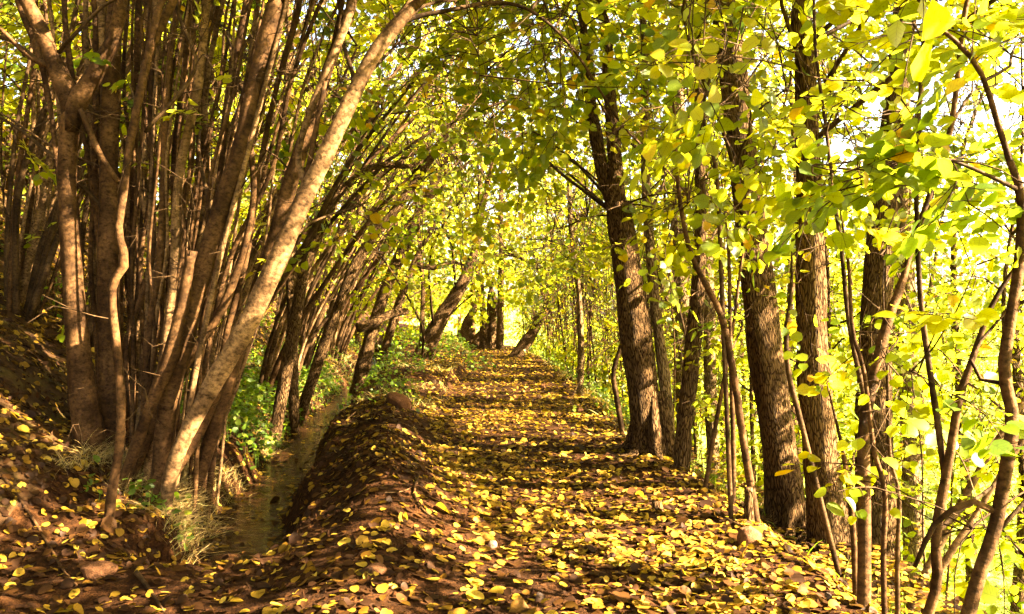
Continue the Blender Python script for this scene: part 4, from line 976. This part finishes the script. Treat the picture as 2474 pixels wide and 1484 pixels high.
# ------------------------------------------------------------------ trunks ahead
yg = ground_hit(1040, 868)
t = T([(1022, 868, 52), (1040, 815, 42), (1070, 760, 36), (1100, 715, 32), (1128, 660, 26), (1150, 590, 20), (1165, 500, 16)], yg, up=1.5)
tb = B([(1128, 660, 14), (1170, 628, 12), (1230, 615, 9), (1290, 640, 6)], yg)
make_tree('leaning_tree', 'old trunk with split bark leaning right, left of where the path narrows', 'tree', [t, (tb, 'limb', 'bark')],
    [(0, zone(960, 300, 1400, 680, yg - 4, yg + 1, 60), dict(L=.7, leafsize=.085, kind='low')), (0, zone(820, 250, 1300, 700, yg - 7, yg - 2, 60), dict(L=.6, leafsize=.08, kind='low')), (1, zone(1050, 450, 1350, 760, yg - 1, yg + 2, 24), dict(L=.5, leafsize=.08, kind='low'))], rough=.1)
t = T([(1208, 832, 20), (1209, 760, 17), (1210, 680, 15), (1212, 600, 14), (1210, 480, 12)], 28, up=3)
make_tree('straight_tree', 'plain grey upright trunk at the far end of the path', 'tree', [t], [(0, zone(1080, 350, 1400, 690, 26, 31, 60), dict(L=.9, leafsize=.11, kind='low'))])
ss = [(T(d, 28.6, up=.8), 'trunk', 'bark') for d in (
    [(1130, 830, 40), (1126, 790, 26), (1146, 745, 16), (1158, 700, 10), (1150, 640, 6)],
    [(1168, 832, 30), (1170, 790, 24), (1166, 740, 14), (1163, 680, 9)],
    [(1186, 832, 32), (1190, 780, 18), (1196, 735, 13), (1184, 690, 9), (1170, 640, 6)],
    [(1150, 830, 30), (1178, 780, 14), (1182, 720, 10)])]
make_tree('old_coppice', 'black gnarled many-stemmed stump shrub beside the far grey trunk', 'shrub', ss, [(0, zone(1060, 560, 1250, 760, 27, 30, 26), dict(L=.6, leafsize=.1, kind='low'))], rough=.14)
t = T([(1262, 838, 30), (1285, 805, 26), (1305, 770, 24), (1322, 745, 18), (1345, 700, 10), (1360, 640, 7)], 24, up=.5)
make_tree('bent_tree', 'dark old trunk slanting right past the far bend of the path', 'tree', [t], [(0, zone(1250, 520, 1440, 720, 23, 26, 26), dict(L=.6, leafsize=.1, kind='low'))], rough=.12)
# leaning rough trunks inside the thicket, left of centre
for D, Y, lab in (
    ([(880, 880, 34), (905, 780, 30), (935, 690, 28), (975, 600, 26), (1010, 530, 22), (1050, 440, 16)], 17, 'rough grey trunk leaning right in the thicket, left of the old leaning trunk'),
    ([(760, 900, 26), (810, 760, 26), (870, 620, 24), (960, 500, 22), (1030, 400, 18), (1080, 320, 16), (1130, 240, 9)], 13, 'long sunlit trunk arching right above the thicket, highest of its leaning trunks'),
    ([(690, 900, 30), (712, 780, 30), (740, 640, 26), (800, 500, 22), (850, 380, 16)], 11, 'leaning brown trunk just behind the broad pale hazel stems'),
    ([(930, 850, 22), (962, 740, 20), (1000, 640, 18), (1040, 560, 12)], 20, 'farthest leaning trunk of the thicket above the stream'),
    ([(700, 560, 24), (696, 400, 24), (694, 250, 22), (700, 100, 20)], 12, 'dark upright trunk showing between the two pale stems')):
    t = T(D, Y, up=1.2)
    make_tree('thicket_tree', lab, 'tree', [t], [(0, zone(900, -150, 1650, 420, Y - 3, Y + 2, 46), dict(L=.65, leafsize=.085, kind='low', per=14)), (0, zone(D[-1][0] - 160, D[-1][1] - 200, D[-1][0] + 200, D[-1][1] + 220, Y - 1.5, Y + 1.5, 34), dict(L=.55, leafsize=.08, kind='low'))], rough=.09)
for D, Y, lab in (
    ([(1020, 782, 12), (1022, 700, 11), (1018, 640, 10)], 24, 'short dark upright trunk behind the old leaning trunk'),):
    make_tree('thicket_tree', lab, 'tree', [T(D, Y, up=2)], [], rough=.08)
# dead fallen limbs
def log(name, D, Y, Y1, lab, cat='log', bk='bark', rough=.12):
    w = T(D, Y, Y1, sink=False)
    o = empty(name, w[0, :3], lab, cat)
    p = spline(w, max(8, int(14))); p[:, :3] -= w[0, :3]
    g = Geo(); tubes(g, p[None, :, :3], p[None, :, 3], 14, 0, 0, rough, seed=rng.random() * 20)
    ch = g.build(name, [M[bk]]); 
    bpy.data.objects.remove(o)
    ch.location = Vector(w[0, :3]); return tag(ch, lab, cat)
log('fallen_trunk', [(862, 792, 22), (905, 778, 24), (950, 758, 20), (985, 752, 14)], 16.5, 17, 'dark dead trunk lying across above the stream')
log('dead_limb', [(830, 448, 10), (880, 412, 14), (930, 398, 16), (985, 402, 12), (1020, 392, 6)], 9.0, 9.6, 'crooked dark dead limb hanging across the thicket', 'limb', rough=.08)
log('dead_limb', [(1010, 640, 16), (1050, 646, 14), (1090, 634, 10), (1120, 640, 6)], 15.0, 15.5, 'short dead limb just above the old leaning trunk', 'limb', rough=.08)

# ------------------------------------------------------------------ stones, sticks, stumps
def stone(name, px, py, wpx, hpx, lab, m, seed, depth=None, sink=.3, cat='stone', ang=0.0, cut=.0):
    Y = depth or ground_hit(px, py + hpx * .35)
    x = (px - W_D / 2) / F_D * Y; s = wpx / 2 / F_D * Y; h = hpx / 2 / F_D * Y
    r = np.random.default_rng(seed)
    import bmesh
    bm = bmesh.new(); bmesh.ops.create_icosphere(bm, subdivisions=4, radius=1)
    pl = [(unit(r.normal(size=3)), .62 + .25 * r.random()) for _ in range(9)]
    for v in bm.verts:
        c = np.array(v.co)
        for n_, dd in pl:
            e = c @ n_ - dd
            if e > 0: c = c - n_ * e * .93
        c = c * (1 + .10 * float(fbm(np.array(c[0] * 3 + seed), np.array(c[1] * 3 + c[2] * 2), 3)))
        v.co = c
    me = bpy.data.meshes.new(name); bm.to_mesh(me); bm.free()
    for p in me.polygons: p.use_smooth = True
    me.materials.append(M[m]); o = bpy.data.objects.new(name, me); col.objects.link(o)
    o.scale = (s, s * .85, h); o.rotation_euler = (.1, ang, r.random() * .6)
    o.location = (x, Y, float(ground(x, Y)) + h * (1 - 2 * sink)); tag(o, lab, cat); return o
stone('stone', 1812, 1290, 68, 70, 'reddish brown boulder on the leaf-strewn path edge at the foot of the leaning trunk', 'stone_red', 3, sink=.32)
stone('stone', 962, 968, 70, 44, 'dull brown rock on the crest of the bank between stream and path', 'stone_red', 8, sink=.25, ang=.4)
stone('stone', 1190, 1315, 24, 26, 'small round pink-white pebble on bare soil', 'stone_grey', 5, sink=.3)
stone('stone', 240, 1372, 90, 52, 'flat brown rock half buried on the left slope near the stream end', 'stone_red', 11, sink=.3, ang=.3)
stone('stone', 1311, 934, 20, 14, 'little dark rock alone in the middle of the path', 'stone_red', 13, sink=.15)
stone('stone', 1400, 992, 26, 18, 'small dark rock at the right path edge under the saplings', 'stone_red', 15, sink=.2)
stone('stone', 905, 1372, 60, 34, 'low soil-covered rock at the near end of the bank', 'stone_red', 21, sink=.35)
def stick(D, lab, Ys=None, bk='twig', lift=.015, r0=.006, name='stick', n=12):
    D = np.asarray(D, float)
    pts = []
    for i, (px, py) in enumerate(D[:, :2]):
        Y = ground_hit(px, py) if Ys is None else Ys[i]
        p = P(px, py, Y); pts.append([*p[:2], p[2] + (lift if Ys is None else 0), r0 * (1 - .55 * i / (len(D) - 1))])
    w = spline(np.array(pts), n); b = w[0, :3].copy(); w[:, :3] -= b
    g = Geo(); tubes(g, w[None, :, :3], w[None, :, 3], 7, 0, 0, .04, seed=3)
    o = g.build(name, [M[bk]]); o.location = Vector(b); return tag(o, lab, 'stick')
stick([(1012, 1150), (1002, 1185), (1006, 1215), (1025, 1240), (1055, 1262), (1090, 1276)], 'curved brown stick hooked over the top of the bank', bk='hazel', r0=.010)
stick([(930, 1196), (975, 1192), (1010, 1172)], 'short pale straight stick touching the curved one', bk='pale', r0=.005)
stick([(1056, 895), (1078, 960), (1100, 1030), (1118, 1072)], 'yellow dry stalk standing on the sunny side of the bank', bk='pale', r0=.006)
stick([(660, 1165), (740, 1100), (820, 1035), (890, 975)], 'long thin pale stalk lying over the bank edge above the stream', bk='pale', r0=.004, lift=.03)
stick([(10, 1160), (60, 1230), (110, 1310), (150, 1380), (185, 1420)], 'long dark stick lying down the left slope', bk='hazel', r0=.012)
stick([(330, 1390), (360, 1430), (395, 1484)], 'short thick dark stick near the bottom edge', bk='twig', r0=.014)
stick([(1700, 1225), (1760, 1262), (1830, 1290), (1900, 1312), (1950, 1345)], 'thin fallen branch along the path edge behind the red boulder', bk='twig', r0=.009)
stick([(640, 1010), (668, 980), (690, 955)], 'small broken stick leaning on the sunlit stream bank', bk='pale', r0=.006)
stick([(420, 1330), (470, 1345), (500, 1330), (570, 1290)], 'thin straw stalk lying at the near water edge', bk='pale', r0=.003)
def stump(px, py, w, h, lab, bk='hazel'):
    Y = ground_hit(px, py); t = trunk_path([(px, py, w * 1.15), (px - 1, py - h * .5, w), (px - 2, py - h, w * .95)], Y)
    return make_tree('stump', lab, 'stump', [t], [], part='trunk', bark=bk, rough=.08, spacing=.03)
stump(1588, 1236, 26, 24, 'low cut stump sunlit on the path edge', 'bark')
stump(172, 985, 16, 92, 'short cut stake standing left of the hazel clump', 'hazel')
stump(1810, 1262, 22, 84, 'jagged broken dark stump behind the red boulder', 'bark')
